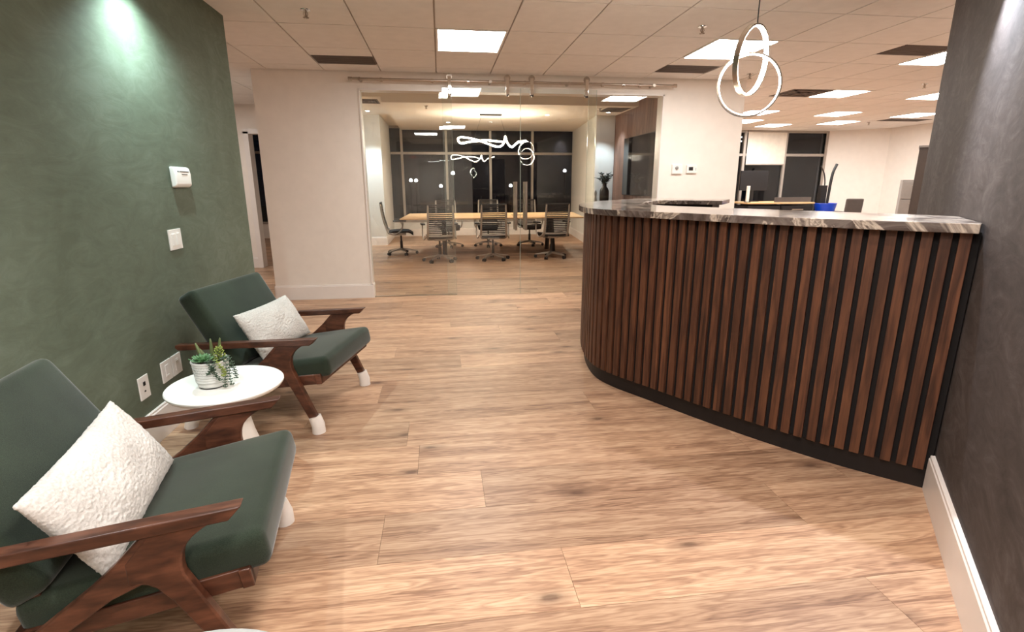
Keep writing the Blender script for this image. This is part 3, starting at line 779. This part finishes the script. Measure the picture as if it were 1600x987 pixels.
for x, y, h, lx, ly in ((-.038, .025, .085, -.35, .15), (-.005, .040, .100, -.02, .1), (.022, .035, .105, .16, .05), (-.03, .04, .055, -.5, .1), (.045, -.002, .075, .03, 0)):
    bm = bmesh.new(); pts = [(x+lx*h*u, y+ly*h*u, .108+h*u) for u in (0, .2, .4, .6, .8, .95, 1)]
    tube(bm, pts, [.005, .0075, .0085, .008, .006, .004, .001], 8)
    bmobj('finger_leaf', bm, 'aloe', p, smooth=True)
bm = bmesh.new(); rg = random.Random(9)
for k in range(46):
    u = k/46; a = k*2.4; r = .019*(1-u)+.005; c = (.045+r*math.cos(a), -.004+r*math.sin(a), .112+.068*u)
    leaf(bm, c, (math.cos(a), math.sin(a), .8), .013, .005, .003, .2, 3)
bmobj('spiky_cluster', bm, 'yellowgreen', p, smooth=True)
for k, (a0, L, mt) in enumerate(((-.55, .115, 'string'), (-.25, .125, 'string'), (-.95, .075, 'string'), (.1, .10, 'string'), (-.75, .06, 'yellowgreen'), (-1.25, .04, 'string'))):
    bm = bmesh.new(); pts = []
    for i in range(14):
        u = i/13; r = .055 + .035*min(1, u*2.6) + .006*u; zz = .125 + .012*math.sin(PI*min(1, u*2.4)) - L*max(0, u-.25)/.75
        a = a0 + .12*math.sin(u*5+k); pts.append((r*math.cos(a), r*math.sin(a), max(.012, zz)))
    tube(bm, pts, .0012, 5)
    for i, q in enumerate(pts[1:]):
        for sgn in (0, 2.1, 4.2): 
            a = a0 + sgn + i; leaf(bm, q, (math.cos(a), math.sin(a), .1), .012, .0032, .0028, .1, 3)
    bmobj('trailing_stem', bm, mt, p, smooth=True)

# ============================================================ SMALL WALL FITTINGS
# local frame: x along the wall, y out of the wall, z up
def wall_frame(o, rz): o.rotation_euler = (0, 0, rz); return o
def on_green(name, label, cat, y, z, group=None):
    t = thing(name, label, cat, (GX, y, z), -PI/2, group); return t      # local +y -> world +x
t = on_green('wall_sensor', 'white alarm sounder box high on the green wall with a slotted grille', 'alarm', 3.44, 1.38)
bm = bmesh.new(); poly = [(0, -.060), (.022, -.058), (.034, -.045), (.036, .02), (.030, .050), (.020, .060), (0, .060)]
a = [bm.verts.new((-.095, y, z)) for y, z in poly]; b = [bm.verts.new((.095, y, z)) for y, z in poly]; n = len(poly)
bm.faces.new(a[::-1]); bm.faces.new(b)
for i in range(n): bm.faces.new((a[i], a[(i+1) % n], b[(i+1) % n], b[i]))
bevmod(bmobj('sensor_housing', bm, 'white', t), .008, 3)
bm = bmesh.new()
for i, w in ((0, .055), (1, .035)): box(bm, -w-.01, w-.01, .033, .0372, .030-i*.016, .034-i*.016)
box(bm, .060, .068, .033, .0372, .028, .036)
bmobj('sensor_slots', bm, 'slotdark', t)
def plate(t, w, h, x=0, mat='white'): return bx('cover_plate', x-w/2, x+w/2, 0, .007, -h/2, h/2, mat, t, bev=.003)
t = on_green('light_switch', 'double rocker light switch on the green wall below the alarm box', 'switch', 3.285, 1.028)
plate(t, .145, .118)
for x in (-.026, .026):
    bx('rocker', x-.018, x+.018, .006, .012, -.034, .034, 'white', t, bev=.002)
t = on_green('power_outlet', 'white data and power outlet low on the green wall nearest the camera', 'outlet', 2.727, .327)
plate(t, .088, .120)
bx('socket_opening', -.010, .010, .0055, .0085, .010, .030, 'slotdark', t); bx('socket_screw', -.004, .008, .0055, .0085, -.024, -.016, 'slotdark', t)
for y, lab in ((2.958, 'left of two adjoining white wall plates low on the green wall'), (3.070, 'right of two adjoining white wall plates low on the green wall')):
    t = on_green('wall_plate', lab, 'outlet', y, .334, 'twin blank wall plates')
    plate(t, .103, .118); bx('plate_insert', -.018, .018, .006, .009, -.034, .034, 'white', t, bev=.001)
    bx('insert_tab', -.010, .010, .0085, .0115, -.026 if y < 3 else .022, -.021 if y < 3 else .027, 'white', t)
for x, lab, nm in ((2.923, 'square white thermostat with a round dial, left of the pair on the cream wall', 0), (3.113, 'white thermostat with a small dark display, right of the pair on the cream wall', 1)):
    t = thing('thermostat', lab, 'thermostat', (x, BY, 1.512), PI, 'thermostats on the cream wall')
    bx('thermostat_body', -.066, .066, 0, .028, -.056 if nm == 0 else -.048, .058 if nm == 0 else .048, 'white', t, bev=.007)
    if nm == 0:
        bm = bmesh.new(); lathe(bm, [(0, 0), (.020, 0), (.020, .010), (.014, .014), (0, .014)], 24)
        bmesh.ops.transform(bm, matrix=Matrix.Translation((.01, .028, .016)) @ Matrix.Rotation(-PI/2, 4, 'X'), verts=bm.verts)
        bmobj('dial', bm, 'greyplastic', t, auto=.6)
    else:
        bx('display', -.015, .040, .027, .0295, -.016, .026, 'slotdark', t); bx('button', -.056, -.046, .027, .031, .004, .012, 'greyplastic', t)
        bx('button', -.056, -.046, .027, .031, -.012, -.004, 'greyplastic', t)

# sprinklers
def sprinkler(x, y, z, lab):
    t = thing('ceiling_sprinkler', lab, 'sprinkler', (x, y, z), 0, 'ceiling sprinklers')
    lathe_obj('escutcheon', [(0, .0), (.036, 0), (.034, -.006), (.018, -.010), (0, -.010)], 'chrome', t, 20)
    bm = bmesh.new(); tube(bm, [(0, 0, -.008), (0, 0, -.05)], .007, 8)
    for s in (-1, 1): tube(bm, [(s*.010, 0, -.012), (s*.016, 0, -.030), (s*.004, 0, -.050)], .003, 6)
    for k in range(8):
        a = 2*PI*k/8; tube(bm, [(0, 0, -.052), (.020*math.cos(a), .020*math.sin(a), -.052)], .0035, 5)
    bmobj('sprinkler_head', bm, 'bronze', t, auto=.8)
sprinkler(-.913, 4.296, H, 'ceiling sprinkler left of the front light panel')
sprinkler(2.117, 4.33, H, 'ceiling sprinkler left of the hanging ring lamp')
sprinkler(3.55, 6.0, H, 'ceiling sprinkler seen inside the hanging ring lamp')
sprinkler(6.1, 6.3, H, 'ceiling sprinkler right of the office, by the charcoal wall edge')
sprinkler(8.75, 10.2, H, 'ceiling sprinkler above the blank far office wall')
sprinkler(-.2, 10.0, CH, 'sprinkler in the conference ceiling, left of the table')
sprinkler(3.0, 10.0, CH, 'sprinkler in the conference ceiling, at the right')
def diffuser(xa, xb, ya, yb, z, lab):
    t = thing('ceiling_vent', lab, 'air vent', ((xa+xb)/2, (ya+yb)/2, z-.002), 0)
    w, d = (xb-xa)/2, (yb-ya)/2
    for k in range(4):
        f = 1-k*.24; bm = bmesh.new(); zz = -.003 - .004*(k % 2)
        for a in ((-w*f, w*f, -d*f, -d*f+.03), (-w*f, w*f, d*f-.03, d*f), (-w*f, -w*f+.03, -d*f, d*f), (w*f-.03, w*f, -d*f, d*f)): box(bm, a[0], a[1], a[2], a[3], zz, -.001+.002)
        bmobj('vent_vane', bm, 'grille', t)
    bx('vent_back', -w, w, -d, d, 0, .002, 'slotdark', t)
diffuser(4.70, 5.28, 6.84, 7.40, H, 'square air diffuser in the ceiling right of the hanging ring lamp')
diffuser(-1.5, -1.05, 10.05, 10.55, 2.80, 'square air diffuser inside the conference room, upper left corner')
diffuser(3.1, 3.55, 9.85, 10.4, CH, 'long air diffuser in the conference ceiling over the wood panelled wall')
diffuser(8.7, 9.6, 9.6, 9.95, H, 'thin grey grille in the far office ceiling near the charcoal wall')

# downlights and spots (their lamps live inside)
def downlight(x, y, z, lab, energy, col, angle=1.5, glow=1):
    t = thing('ceiling_downlight', lab, 'downlight', (x, y, z))
    bm = bmesh.new(); lathe(bm, [(.034, -.003), (.050, -.004), (.052, 0), (.034, .0)], 24); bmobj('downlight_trim', bm, 'white', t)
    lathe_obj('downlight_lens', [(0, -.002), (.034, -.002), (.034, 0)], 'cool' if glow else 'led_soft', t, 20)
    l = bpy.data.lights.new('downlight_lamp', 'SPOT'); l.energy = energy; l.color = col; l.spot_size = angle; l.spot_blend = .5; l.shadow_soft_size = .03
    lo = bpy.data.objects.new('downlight_lamp', l); COL.objects.link(lo); lo.parent = t; lo.location = (0, 0, -.012); return t
COOL = (.72, .88, 1.0)
WARM = (1.0, .86, .74)
downlight(-1.42, 11.6, 2.80, 'small downlight above the white pillar inside the conference room', 130, COOL)
downlight(-3.9, 11.5, 2.80, 'small fill downlight added in the room beyond the corridor doorway', 60, WARM, 2.4)  # added fill so the otherwise unlit room shows through the doorway
downlight(3.32, 10.5, CH, 'small downlight over the vase beside the wood panelled wall', 80, COOL)
downlight(.225, 12.5, CH, 'small downlight in the conference ceiling left of the black canopy', 45, WARM, 2.4)
downlight(2.2, 11.0, CH, 'small downlight in the conference ceiling right of the black canopy', 45, WARM, 2.4)
downlight(-.2, 8.0, 3.02, 'unseen fill downlight added just inside the glass doors at the left, above the conference floor', 70, WARM, 2.4)  # hidden by the lintel, added to brighten the conference room
downlight(2.0, 8.0, 3.02, 'unseen fill downlight added just inside the glass doors at the right, above the conference floor', 70, WARM, 2.4)  # right-hand partner, also added as hidden fill for the conference room
downlight(1.05, 1.62, H, 'downlight above the lobby floor in front of the desk', 50, (1.0, .84, .76), 2.3)
downlight(.15, .9, H, 'unseen fill downlight added above the lobby floor near the camera', 34, (1.0, .86, .80), 2.2)  # added above the frame to brighten the foreground floor
def track_spot(lab, pos, aim, energy, col, size, blend, mount, group='track spotlights'):
    t = thing('ceiling_spotlight', lab, 'spotlight', pos, 0, group)
    d = (Vector(aim)-Vector(pos)).normalized(); zq = d.to_track_quat('-Z', 'Y').to_matrix().to_4x4()
    bm = bmesh.new(); lathe(bm, [(0, .075), (.022, .075), (.030, .062), (.034, -.035), (.031, -.036), (.028, -.02), (0, -.02)], 24)
    bmesh.ops.transform(bm, matrix=zq, verts=bm.verts); bmobj('spot_head', bm, 'black', t, auto=.7)
    bm = bmesh.new(); lathe(bm, [(0, -.021), (.027, -.021)], 20); bmesh.ops.transform(bm, matrix=zq, verts=bm.verts); bmobj('spot_lens', bm, 'cool', t)
    tube_obj('spot_stem', [(0, 0, 0), (0, 0, H-pos[2]-.03)], .008, 'black', t)
    bx('spot_mount', -.03, .03, -.06, .06, H-pos[2]-.03, H-pos[2], 'black', t, bev=.004)
    l = bpy.data.lights.new('spot_lamp', 'SPOT'); l.energy = energy; l.color = col; l.spot_size = size; l.spot_blend = blend; l.shadow_soft_size = .022
    lo = bpy.data.objects.new('spot_lamp', l); COL.objects.link(lo); lo.parent = t
    lo.matrix_local = Matrix.Translation(d*.05) @ zq; return t
track_spot('black ceiling spotlight washing down the green wall', (-1.33, 3.08, 2.40), (-1.50, 3.24, 1.2), 72, (.70, .93, .95), 2.3, 1.0, 0)
dl = WP + WD*.45 + WN*.16
track_spot('black ceiling spotlight washing down the charcoal wall above the desk', (dl.x, dl.y, 2.33), (WP.x+WD.x*.05+WN.x*-.0, WP.y+WD.y*.05, .6), 110, (.80, .88, 1.0), 1.7, 1.0, 0)
track_spot('black ceiling spotlight over the nearest armchair', (-1.30, 1.45, 2.30), (-1.25, 1.50, .4), 60, (.85, .93, .95), 1.7, 1.0, 0)

# ============================================================ HANGING RING LAMP (lobby)
def ribbon_ring(name, c, R, nrm, wd, th, parent, ledmat, metalmat, start=0, sweep=2*PI, n=64, led_faces=('in',)):
    """flat LED ring: a metal ribbon with a glowing strip"""
    c = Vector(c); nrm = Vector(nrm).normalized(); u = nrm.cross(Vector((0, 0, 1))).normalized(); v = u.cross(nrm)
    bmM = bmesh.new(); bmL = bmesh.new()
    def ring(bm, r0, r1, a0, a1):
        prev = None; first = None
        for i in range(n+1):
            a = start + sweep*i/n; d = u*math.cos(a)+v*math.sin(a)
            q = [bm.verts.new(c+d*r0+nrm*a0), bm.verts.new(c+d*r1+nrm*a0), bm.verts.new(c+d*r1+nrm*a1), bm.verts.new(c+d*r0+nrm*a1)]
            if prev:
                for k in range(4): bm.faces.new((prev[k], prev[(k+1) % 4], q[(k+1) % 4], q[k]))
            prev = q
    if 'in' in led_faces:
        ring(bmM, R, R+th, -wd/2, wd/2); ring(bmL, R-.004, R, -wd/2+.002, wd/2-.002)
    else:
        ring(bmM, R-th, R, -wd/2, wd/2); ring(bmL, R, R+.004, -wd/2+.002, wd/2-.002)
    o = bmobj(name, bmM, metalmat, parent, auto=.6); s = bmobj('led_strip', bmL, ledmat, o, auto=.6)
    return o
PL = (1.610, 2.70)
t = thing('pendant_lamp', 'hanging LED lamp of two interlocked glowing rings above the reception desk', 'pendant lamp', (PL[0], PL[1], H))
lathe_obj('ceiling_canopy', [(0, 0), (.05, 0), (.05, -.02), (0, -.022)], 'black', t, 24)
tube_obj('cord', [(0, 0, -.02), (0, 0, -.42), (.002, 0, -.452)], .003, 'black', t, 6)
view = Vector((2.06, 3.45, 0)).normalized(); side = Vector((view.y, -view.x, 0))
# face-on ring
ribbon_ring('lower_ring', (0.0, .02, -.720), .150, -view + Vector((0, 0, .05)) + side*.2, .018, .008, t, 'led', 'bronze', led_faces=('in',))
ribbon_ring('upper_ring', (-.012, 0, -.608), .160, side*.92 - view*.42 + Vector((0, 0, -.12)), .026, .008, t, 'led', 'bronze', led_faces=('in',))

# ============================================================ CONFERENCE ROOM
t = thing('conference_table', 'long light oak conference table on black legs behind the glass doors', 'table', (1.05, 10.55, 0))
bm = bmesh.new()
poly_t = [(-1.80, -.85), (1.62, -.85), (1.85, .92), (-1.72, .92)]
prism(bm, poly_t, .715, .74); bevmod(bmobj('table_top', bm, 'tablewood', t), .006)
for x in (-1.0, 1.15):
    bm = bmesh.new()
    for s in (-1, 1): prism(bm, [(-.05, s*.12-.04), (.05, s*.12-.04), (.05, s*.12+.04), (-.05, s*.12+.04)], 0, 0.001)
    bm.clear()
    for s in (-1, 1): tube(bm, [(x, s*.08, .71), (x, s*.34, .0)], .045, 4)
    box(bm, x-.04, x+.04, -.5, .5, .685, .715)
    bmobj('table_leg', bm, 'black', t)
bx('cable_hatch', .35, .62, -.06, .06, .74, .743, 'black', t)
def office_chair():
    t = thing('conference_chair', '', 'office chair', (0, 0, 0), 0, 'conference chairs around the table')
    # faces +Y ; back at -Y
    bm = bmesh.new()
    for k in range(5):
        a = PI/2 + 2*PI*k/5; d = Vector((math.cos(a), math.sin(a), 0)); nrm = Vector((-d.y, d.x, 0))
        A = [Vector((0, 0, .13)) + nrm*.024*s + Vector((0, 0, z)) for s, z in ((-1, 0), (1, 0), (1, -.04), (-1, -.04))]
        B = [d*.30 + Vector((0, 0, .075)) + nrm*.014*s + Vector((0, 0, z)) for s, z in ((-1, 0), (1, 0), (1, -.018), (-1, -.018))]
        va = [bm.verts.new(q) for q in A]; vb = [bm.verts.new(q) for q in B]
        for i in range(4): bm.faces.new((va[i], va[(i+1) % 4], vb[(i+1) % 4], vb[i]))
        bm.faces.new(va[::-1]); bm.faces.new(vb)
    base = bmobj('star_base', bm, 'alu', t)
    for k in range(5):
        a = PI/2 + 2*PI*k/5; c = Vector((.295*math.cos(a), .295*math.sin(a), .030)); s = Vector((-math.sin(a), math.cos(a), 0))
        bm = bmesh.new()
        for q in (-1, 1): tube(bm, [c+s*.008*q, c+s*.028*q], .029, 12)
        tube(bm, [c, c+Vector((0, 0, .045))], .009, 6)
        bmobj('caster', bm, 'black', base, auto=.7)
    bm = bmesh.new(); tube(bm, [(0, 0, .09), (0, 0, .26)], .027, 12); tube(bm, [(0, 0, .25), (0, 0, .40)], .016, 12); bmobj('gas_column', bm, 'black', t, auto=.7)
    bm = bmesh.new(); box(bm, -.10, .10, -.12, .10, .375, .415, None, .01); box(bm, -.20, .20, -.03, .03, .405, .43, None, .01); bmobj('tilt_mechanism', bm, 'alu', t)
    # seat shell, waterfall front
    bm = bmesh.new(); N = 10; g_ = []
    for i in range(N+1):
        v = i/N; y = -.22+.46*v; z = .455 + .012*math.sin(v*PI) - (.05*max(0, (v-.75)/.25)**2)
        w = .235*(1-.12*abs(2*v-1)**3)
        g_.append([( -w, y, z+.012), (-w*.5, y, z), (0, y, z-.004), (w*.5, y, z), (w, y, z+.012)])
    tv = [[bm.verts.new(q) for q in r] for r in g_]; bv = [[bm.verts.new((q[0]*.97, q[1], q[2]-.035)) for q in r] for r in g_]
    for i in range(N):
        for j in range(4):
            bm.faces.new((tv[i][j], tv[i][j+1], tv[i+1][j+1], tv[i+1][j])); bm.faces.new((bv[i][j], bv[i+1][j], bv[i+1][j+1], bv[i][j+1]))
        bm.faces.new((tv[i][0], tv[i+1][0], bv[i+1][0], bv[i][0])); bm.faces.new((tv[i][4], bv[i][4], bv[i+1][4], tv[i+1][4]))
    for i in (0, N):
        for j in range(4): bm.faces.new((tv[i][j], tv[i][j+1], bv[i][j+1], bv[i][j]))
    bmobj('seat', bm, 'blackmesh', t, auto=.8)
    def back(z):       # y of the back as a function of height
        u = (z-.46)/.54; return -.23 - .02*math.sin(u*PI) - .11*u
    for s in (-1, 1):
        pts = [(s*.10, -.06, .40), (s*.20, -.15, .405), (s*.222, -.225, .43)] + [(s*(.222-.012*u), back(.46+.54*u)-.012, .46+.54*u) for u in (.06, .2, .35, .5, .65, .8, 1.0)]
        tube_obj('back_upright', pts, [.016]*3+[.019]*6+[.015], 'alu', t, 8)
        # loop armrest
        pts = catmull([(s*.225, -.235, .50), (s*.262, -.22, .44), (s*.285, -.10, .415), (s*.292, .02, .50), (s*.290, .04, .60), (s*.288, .00, .655)], 4)
        arm = tube_obj('arm_support', pts, .012, 'alu', t, 8)
        bx('arm_pad', s*.285-.038, s*.285+.038, -.13, .12, .655, .680, 'black', t, bev=.009)
    bm = bmesh.new(); n = 17
    for k in range(n):
        z = .49 + (1.0-.49)*k/(n-1); y = back(z)
        tube(bm, [(-.205, y-.004, z), (-.10, y+.020-.03, z), (0, y-.018, z), (.10, y-.010, z), (.205, y-.004, z)], .0105, 5, cap=False)
    bmobj('back_bands', bm, 'blackmesh', t)
    bx('top_rail', -.225, .225, back(1.0)-.022, back(1.0)+.002, .985, 1.012, 'black', t, bev=.006)
    bx('lumbar_bar', -.215, .215, back(.475)-.03, back(.475)-.012, .462, .490, 'alu', t, bev=.005)
    return t
oc = office_chair()
spots = [(-.046, 9.36, .10, 'front row office chair left of centre, seen from behind through the glass'),
         (.912, 9.44, -.03, 'front row office chair in the middle, left of the long door handles'),
         (2.02, 9.54, .10, 'front row office chair at the right, behind the long door handles'),
         (-.80, 10.50, -PI/2+.05, 'office chair at the left head of the conference table, seen from the side'),
         (.15, 11.55, PI+.15, 'office chair across the table, behind the left front chair'),
         (1.02, 11.60, PI-.1, 'office chair across the table, behind the middle front chair'),
         (1.95, 11.60, PI+.1, 'office chair across the table, behind the right front chair')]
for k, (x, y, a, lab) in enumerate(spots):
    o = oc if k == 0 else copy_tree(oc)
    o.location = (x, y, 0); o.rotation_euler = (0, 0, a); o['label'] = lab
t = thing('squiggle_pendant_lamp', 'long looping LED ribbon lamp hanging over the conference table', 'pendant lamp', (1.05, 11.0, CH))
bx('ceiling_canopy', -.22, .22, -.05, .05, -.03, 0, 'black', t, bev=.004)
def loc3(L, amp=.16, ph=0): return [(x-1.05, amp*math.sin(i*1.1+ph), z-CH) for i, (x, z) in enumerate(L)]
P1 = [(1.31, 2.17), (1.03, 2.21), (.83, 2.20), (.63, 2.17), (.44, 2.13), (.38, 2.20), (.44, 2.26), (.64, 2.25), (.83, 2.20), (.98, 2.13), (1.15, 2.07), (1.25, 2.09), (1.33, 2.18), (1.36, 2.29), (1.39, 2.16), (1.46, 2.07), (1.58, 2.16), (1.66, 2.18), (1.78, 2.21)]
tube_obj('led_ribbon', catmull(loc3(P1), 6), .014, 'led', t, 7)
for x, z in ((.7, 2.2), (1.36, 2.28)): tube_obj('suspension_wire', [(x-1.05 if abs(x-1.05) < .2 else (-.18 if x < 1.05 else .18), 0, -.02), (x-1.05, 0, z-CH)], .002, 'black', t, 5)
t = thing('wall_television', 'large black television on the wood panelled conference wall', 'television', (3.62, 9.44, 1.66))
bx('tv_screen', -.045, -.038, -.78, .78, -.52, .52, 'screen', t); bx('tv_housing', -.04, 0, -.79, .79, -.53, .53, 'black', t, bev=.004)
t = thing('credenza', 'low dark credenza against the wood panelled wall, mostly hidden by the counter', 'cabinet', (3.30, 9.85, 0))
bx('cabinet_body', -.30, .29, -.95, .95, .08, .93, 'brownlam', t, bev=.004); bx('cabinet_top', -.33, .30, -.98, .98, .93, .96, 'black', t, bev=.003)
bx('cabinet_base', -.26, .30, -.9, .9, 0, .08, 'toe', t)
for y in (-.48, .48): bx('cabinet_door', -.312, -.30, y-.46, y+.46, .10, .92, 'brownlam', t, bev=.002)
t = thing('flower_vase', 'black vase with dark eucalyptus branches seen beyond the left end of the counter', 'vase', (3.24, 10.30, .96))
lathe_obj('vase_body', [(0, 0), (.085, 0), (.092, .01), (.092, .24), (.075, .29), (.042, .33), (.040, .38), (.05, .395), (.034, .39), (.030, .33), (0, .30)], 'vase', t, 28)
rg = random.Random(21)
for k in range(15):
    a = 2*PI*k/15 + rg.uniform(-.2, .2); sp = rg.uniform(.05, .21); h = rg.uniform(.10, .28)
    bm = bmesh.new(); pts = [(sp*u*u*math.cos(a), sp*u*u*math.sin(a), .34+h*u) for u in (0, .3, .6, .8, 1)]
    tube(bm, pts, .003, 5)
    br = bmobj('branch', bm, 'leafdark', t)
    bm = bmesh.new()
    for i in range(26):
        u = rg.uniform(.3, 1); q = (sp*u*u*math.cos(a), sp*u*u*math.sin(a), .34+h*u); b = rg.uniform(0, 6.28)
        leaf(bm, q, (math.cos(b), math.sin(b), rg.uniform(-.5, .6)), rg.uniform(.045, .07), .020, .002, .2, 3)
    bmobj('leaves', bm, 'leafdark', br, smooth=True)
t = thing('white_sculpture', 'small pale ornament standing left of the black vase', 'ornament', (3.06, 10.30, .96))
lathe_obj('ornament_body', [(0, 0), (.05, 0), (.035, .04), (.018, .14), (.03, .20), (.012, .26), (0, .27)], 'greyplastic', t, 16)
t = thing('exit_sign', 'small red exit sign high on the corridor side of the conference room', 'sign', (-1.05, BY+.145, 2.40))
bx('sign_box', -.14, .14, 0, .05, -.08, .08, 'white', t, bev=.004)
def text(name, s, size, mat, parent, m, ext=.002):
    c = bpy.data.curves.new(name, 'FONT'); c.body = s; c.size = size; c.extrude = ext; c.align_x = 'CENTER'; c.align_y = 'CENTER'
    o = bpy.data.objects.new(name, c); COL.objects.link(o)
    dg = bpy.context.evaluated_depsgraph_get(); me = bpy.data.meshes.new_from_object(o.evaluated_get(dg)); bpy.data.objects.remove(o)
    ob = bpy.data.objects.new(name, me); COL.objects.link(ob); me.materials.clear(); me.materials.append(mat); ob.parent = parent; ob.matrix_local = m; return ob
text('sign_letters', 'EXIT', .12, emit('exit_sign_red', (1, .05, .03, 1), 2.5), t, Matrix.Translation((0, .052, 0)) @ Matrix.Rotation(PI, 4, 'Z') @ Matrix.Rotation(PI/2, 4, 'X'))

# ============================================================ OPEN OFFICE
t = thing('roller_shade', 'cream roller shade pulled halfway down the office window', 'window shade', (7.70, OY-.03, 2.55))
bx('shade_cloth', -.50, .48, -.004, .0, -.76, -.02, 'shade', t); tube_obj('shade_roller', [(-.51, 0, -.02), (.49, 0, -.02)], .025, 'mullion', t, 12); bx('shade_hem', -.50, .48, -.010, .006, -.78, -.755, 'mullion', t)
t = thing('office_desk', 'light wood office desk with black drawers behind the counter', 'desk', (7.4, 10.8, 0))
bx('desk_top', -1.0, .54, -.4, .45, .92, .95, 'tablewood', t, bev=.004)
for x in (-.98, -.22): 
    bx('drawer_pedestal', x, x+.74, -.38, .42, 0.0, .88, 'black', t, bev=.004)
    f = bx('drawer_front', x+.02, x+.72, -.395, -.38, .66, .86, 'black', t, bev=.002)
    bx('drawer_handle', x+.25, x+.50, -.410, -.395, .79, .81, 'steel', f)
    bx('drawer_front', x+.02, x+.72, -.395, -.38, .36, .64, 'black', t, bev=.002)
t = thing('desk_screen', 'grey fabric divider panel standing on the front of the office desk', 'divider', (7.45, 10.45, .955))
bx('divider_panel', -.42, .42, -.014, .014, 0, .10, 'greyfab', t, bev=.006)
t = thing('computer_monitor', 'black computer monitor on the office desk by the cream wall edge', 'monitor', (6.85, 11.0, .952))
bx('monitor_housing', -.32, .32, -.02, .02, .24, .66, 'black', t, bev=.006); bx('monitor_stand', -.03, .03, .0, .03, 0, .3, 'black', t); bx('monitor_foot', -.12, .12, -.08, .1, 0, .012, 'black', t, bev=.003)
t = thing('desk_lamp', 'white upright strip lamp beside the monitor at the cream wall edge', 'lamp', (6.50, 10.6, .952))
bx('lamp_body', -.03, .03, -.02, .02, .01, .34, 'shade', t, bev=.004); bx('lamp_base', -.05, .05, -.05, .05, 0, .012, 'black', t)
t = thing('low_cabinet', 'black low cabinet under the blue tub by the office window', 'cabinet', (8.34, 10.6, 0))
bx('cabinet_body', -.35, .35, -.25, .25, 0, .72, 'black', t, bev=.004); bx('cabinet_top', -.36, .36, -.26, .26, .72, .745, 'black', t)
t = thing('blue_tub', 'bright blue plastic tub holding two tall black curved stems', 'tub', (8.27, 10.5, .748))
lathe_obj('tub_body', [(0, 0), (.17, 0), (.185, .01), (.215, .165), (.225, .170), (.220, .176), (.205, .168), (.175, .02), (0, .02)], 'blue', t, 28)
for nm, pts, r in (('black_stem', [(.02, 0, .02), (.04, 0, .35), (.05, 0, .6), (.075, 0, .82), (.14, 0, .99)], [.035, .04, .038, .03, .015]), ('black_stem', [(-.03, .03, .02), (-.06, .03, .35), (-.06, .03, .6), (-.11, .03, .8), (-.21, .03, .95)], [.016, .018, .016, .014, .008])):
    tube_obj(nm, catmull(pts, 4), .028 if r[0] > .03 else .013, 'black', t, 8)
bx('black_box', -.16, -.02, -.02, .1, .03, .55, 'black', t, bev=.01)
t = thing('grey_office_chair', 'grey upholstered office chair back showing above the counter', 'office chair', (6.86, 8.05, 0), -.3)
bm = bmesh.new(); box(bm, -.13, .13, -.03, .03, .55, 1.09, None, .025)
for v in bm.verts: v.co.y += .10*(v.co.x/.2)**2 - .12*(v.co.z-.55); v.co.x *= 1 + .0*(v.co.z)
bmobj('backrest', bm, 'greyfab', t, smooth=True); bx('seat', -.22, .22, -.02, .40, .42, .50, 'greyfab', t, bev=.02)
tube_obj('pedestal', [(0, .18, 0.03), (0, .18, .42)], .03, 'black', t); 
for k in range(5): 
    a = 2*PI*k/5; tube_obj('base_arm', [(0, .18, .08), (.3*math.cos(a), .18+.3*math.sin(a), .03)], .02, 'black', t, 6)
t = thing('filing_cabinet', 'grey metal filing cabinet with drawers beside the tall brown cabinet', 'filing cabinet', (8.98, 9.02, 0), -.70)
bx('cabinet_body', -.25, .25, -.01, .6, 0, 1.40, 'greymetal', t, bev=.004)
for k in range(4):
    f = bx('drawer', -.24, .24, -.03, -.01, .04+k*.335, .36+k*.335, 'greymetal', t, bev=.004); bx('handle', -.10, .10, -.045, -.03, .28+k*.335, .30+k*.335, 'steel', f)
t = thing('tall_cabinet', 'tall dark brown cabinet behind the charcoal wall edge', 'cabinet', (6.90, 6.42, 0), -PI/4)
bx('cabinet_body', -.42, .45, -.25, .3, 0, 1.80, 'brownlam', t, bev=.004); bx('cabinet_top', -.43, .46, -.27, .31, 1.80, 1.825, 'greymetal', t)
for x in (-.2, .225): bx('cabinet_door', x-.20, x+.20, -.268, -.25, .05, 1.77, 'brownlam', t, bev=.003)

# ============================================================ NEAREST TABLE EDGE
t = thing('glass_side_table', 'round smoked glass table with a pale metal rim, cut off by the bottom edge', 'table', (-.437, .610, 0))
lathe_obj('table_top', [(0, .512), (.238, .512), (.238, .526), (0, .526)], 'steelblue', t, 64)
lathe_obj('table_rim', [(.239, .505), (.25, .505), (.252, .510), (.252, .527), (.249, .531), (.239, .531), (.239, .505)], 'rim', t, 64)
lathe_obj('table_stem', [(0, .02), (.02, .02), (.02, .50), (.06, .512), (0, .512)], 'rim', t, 24)
lathe_obj('table_foot', [(0, 0), (.15, 0), (.15, .012), (.03, .022), (0, .022)], 'rim', t, 40)
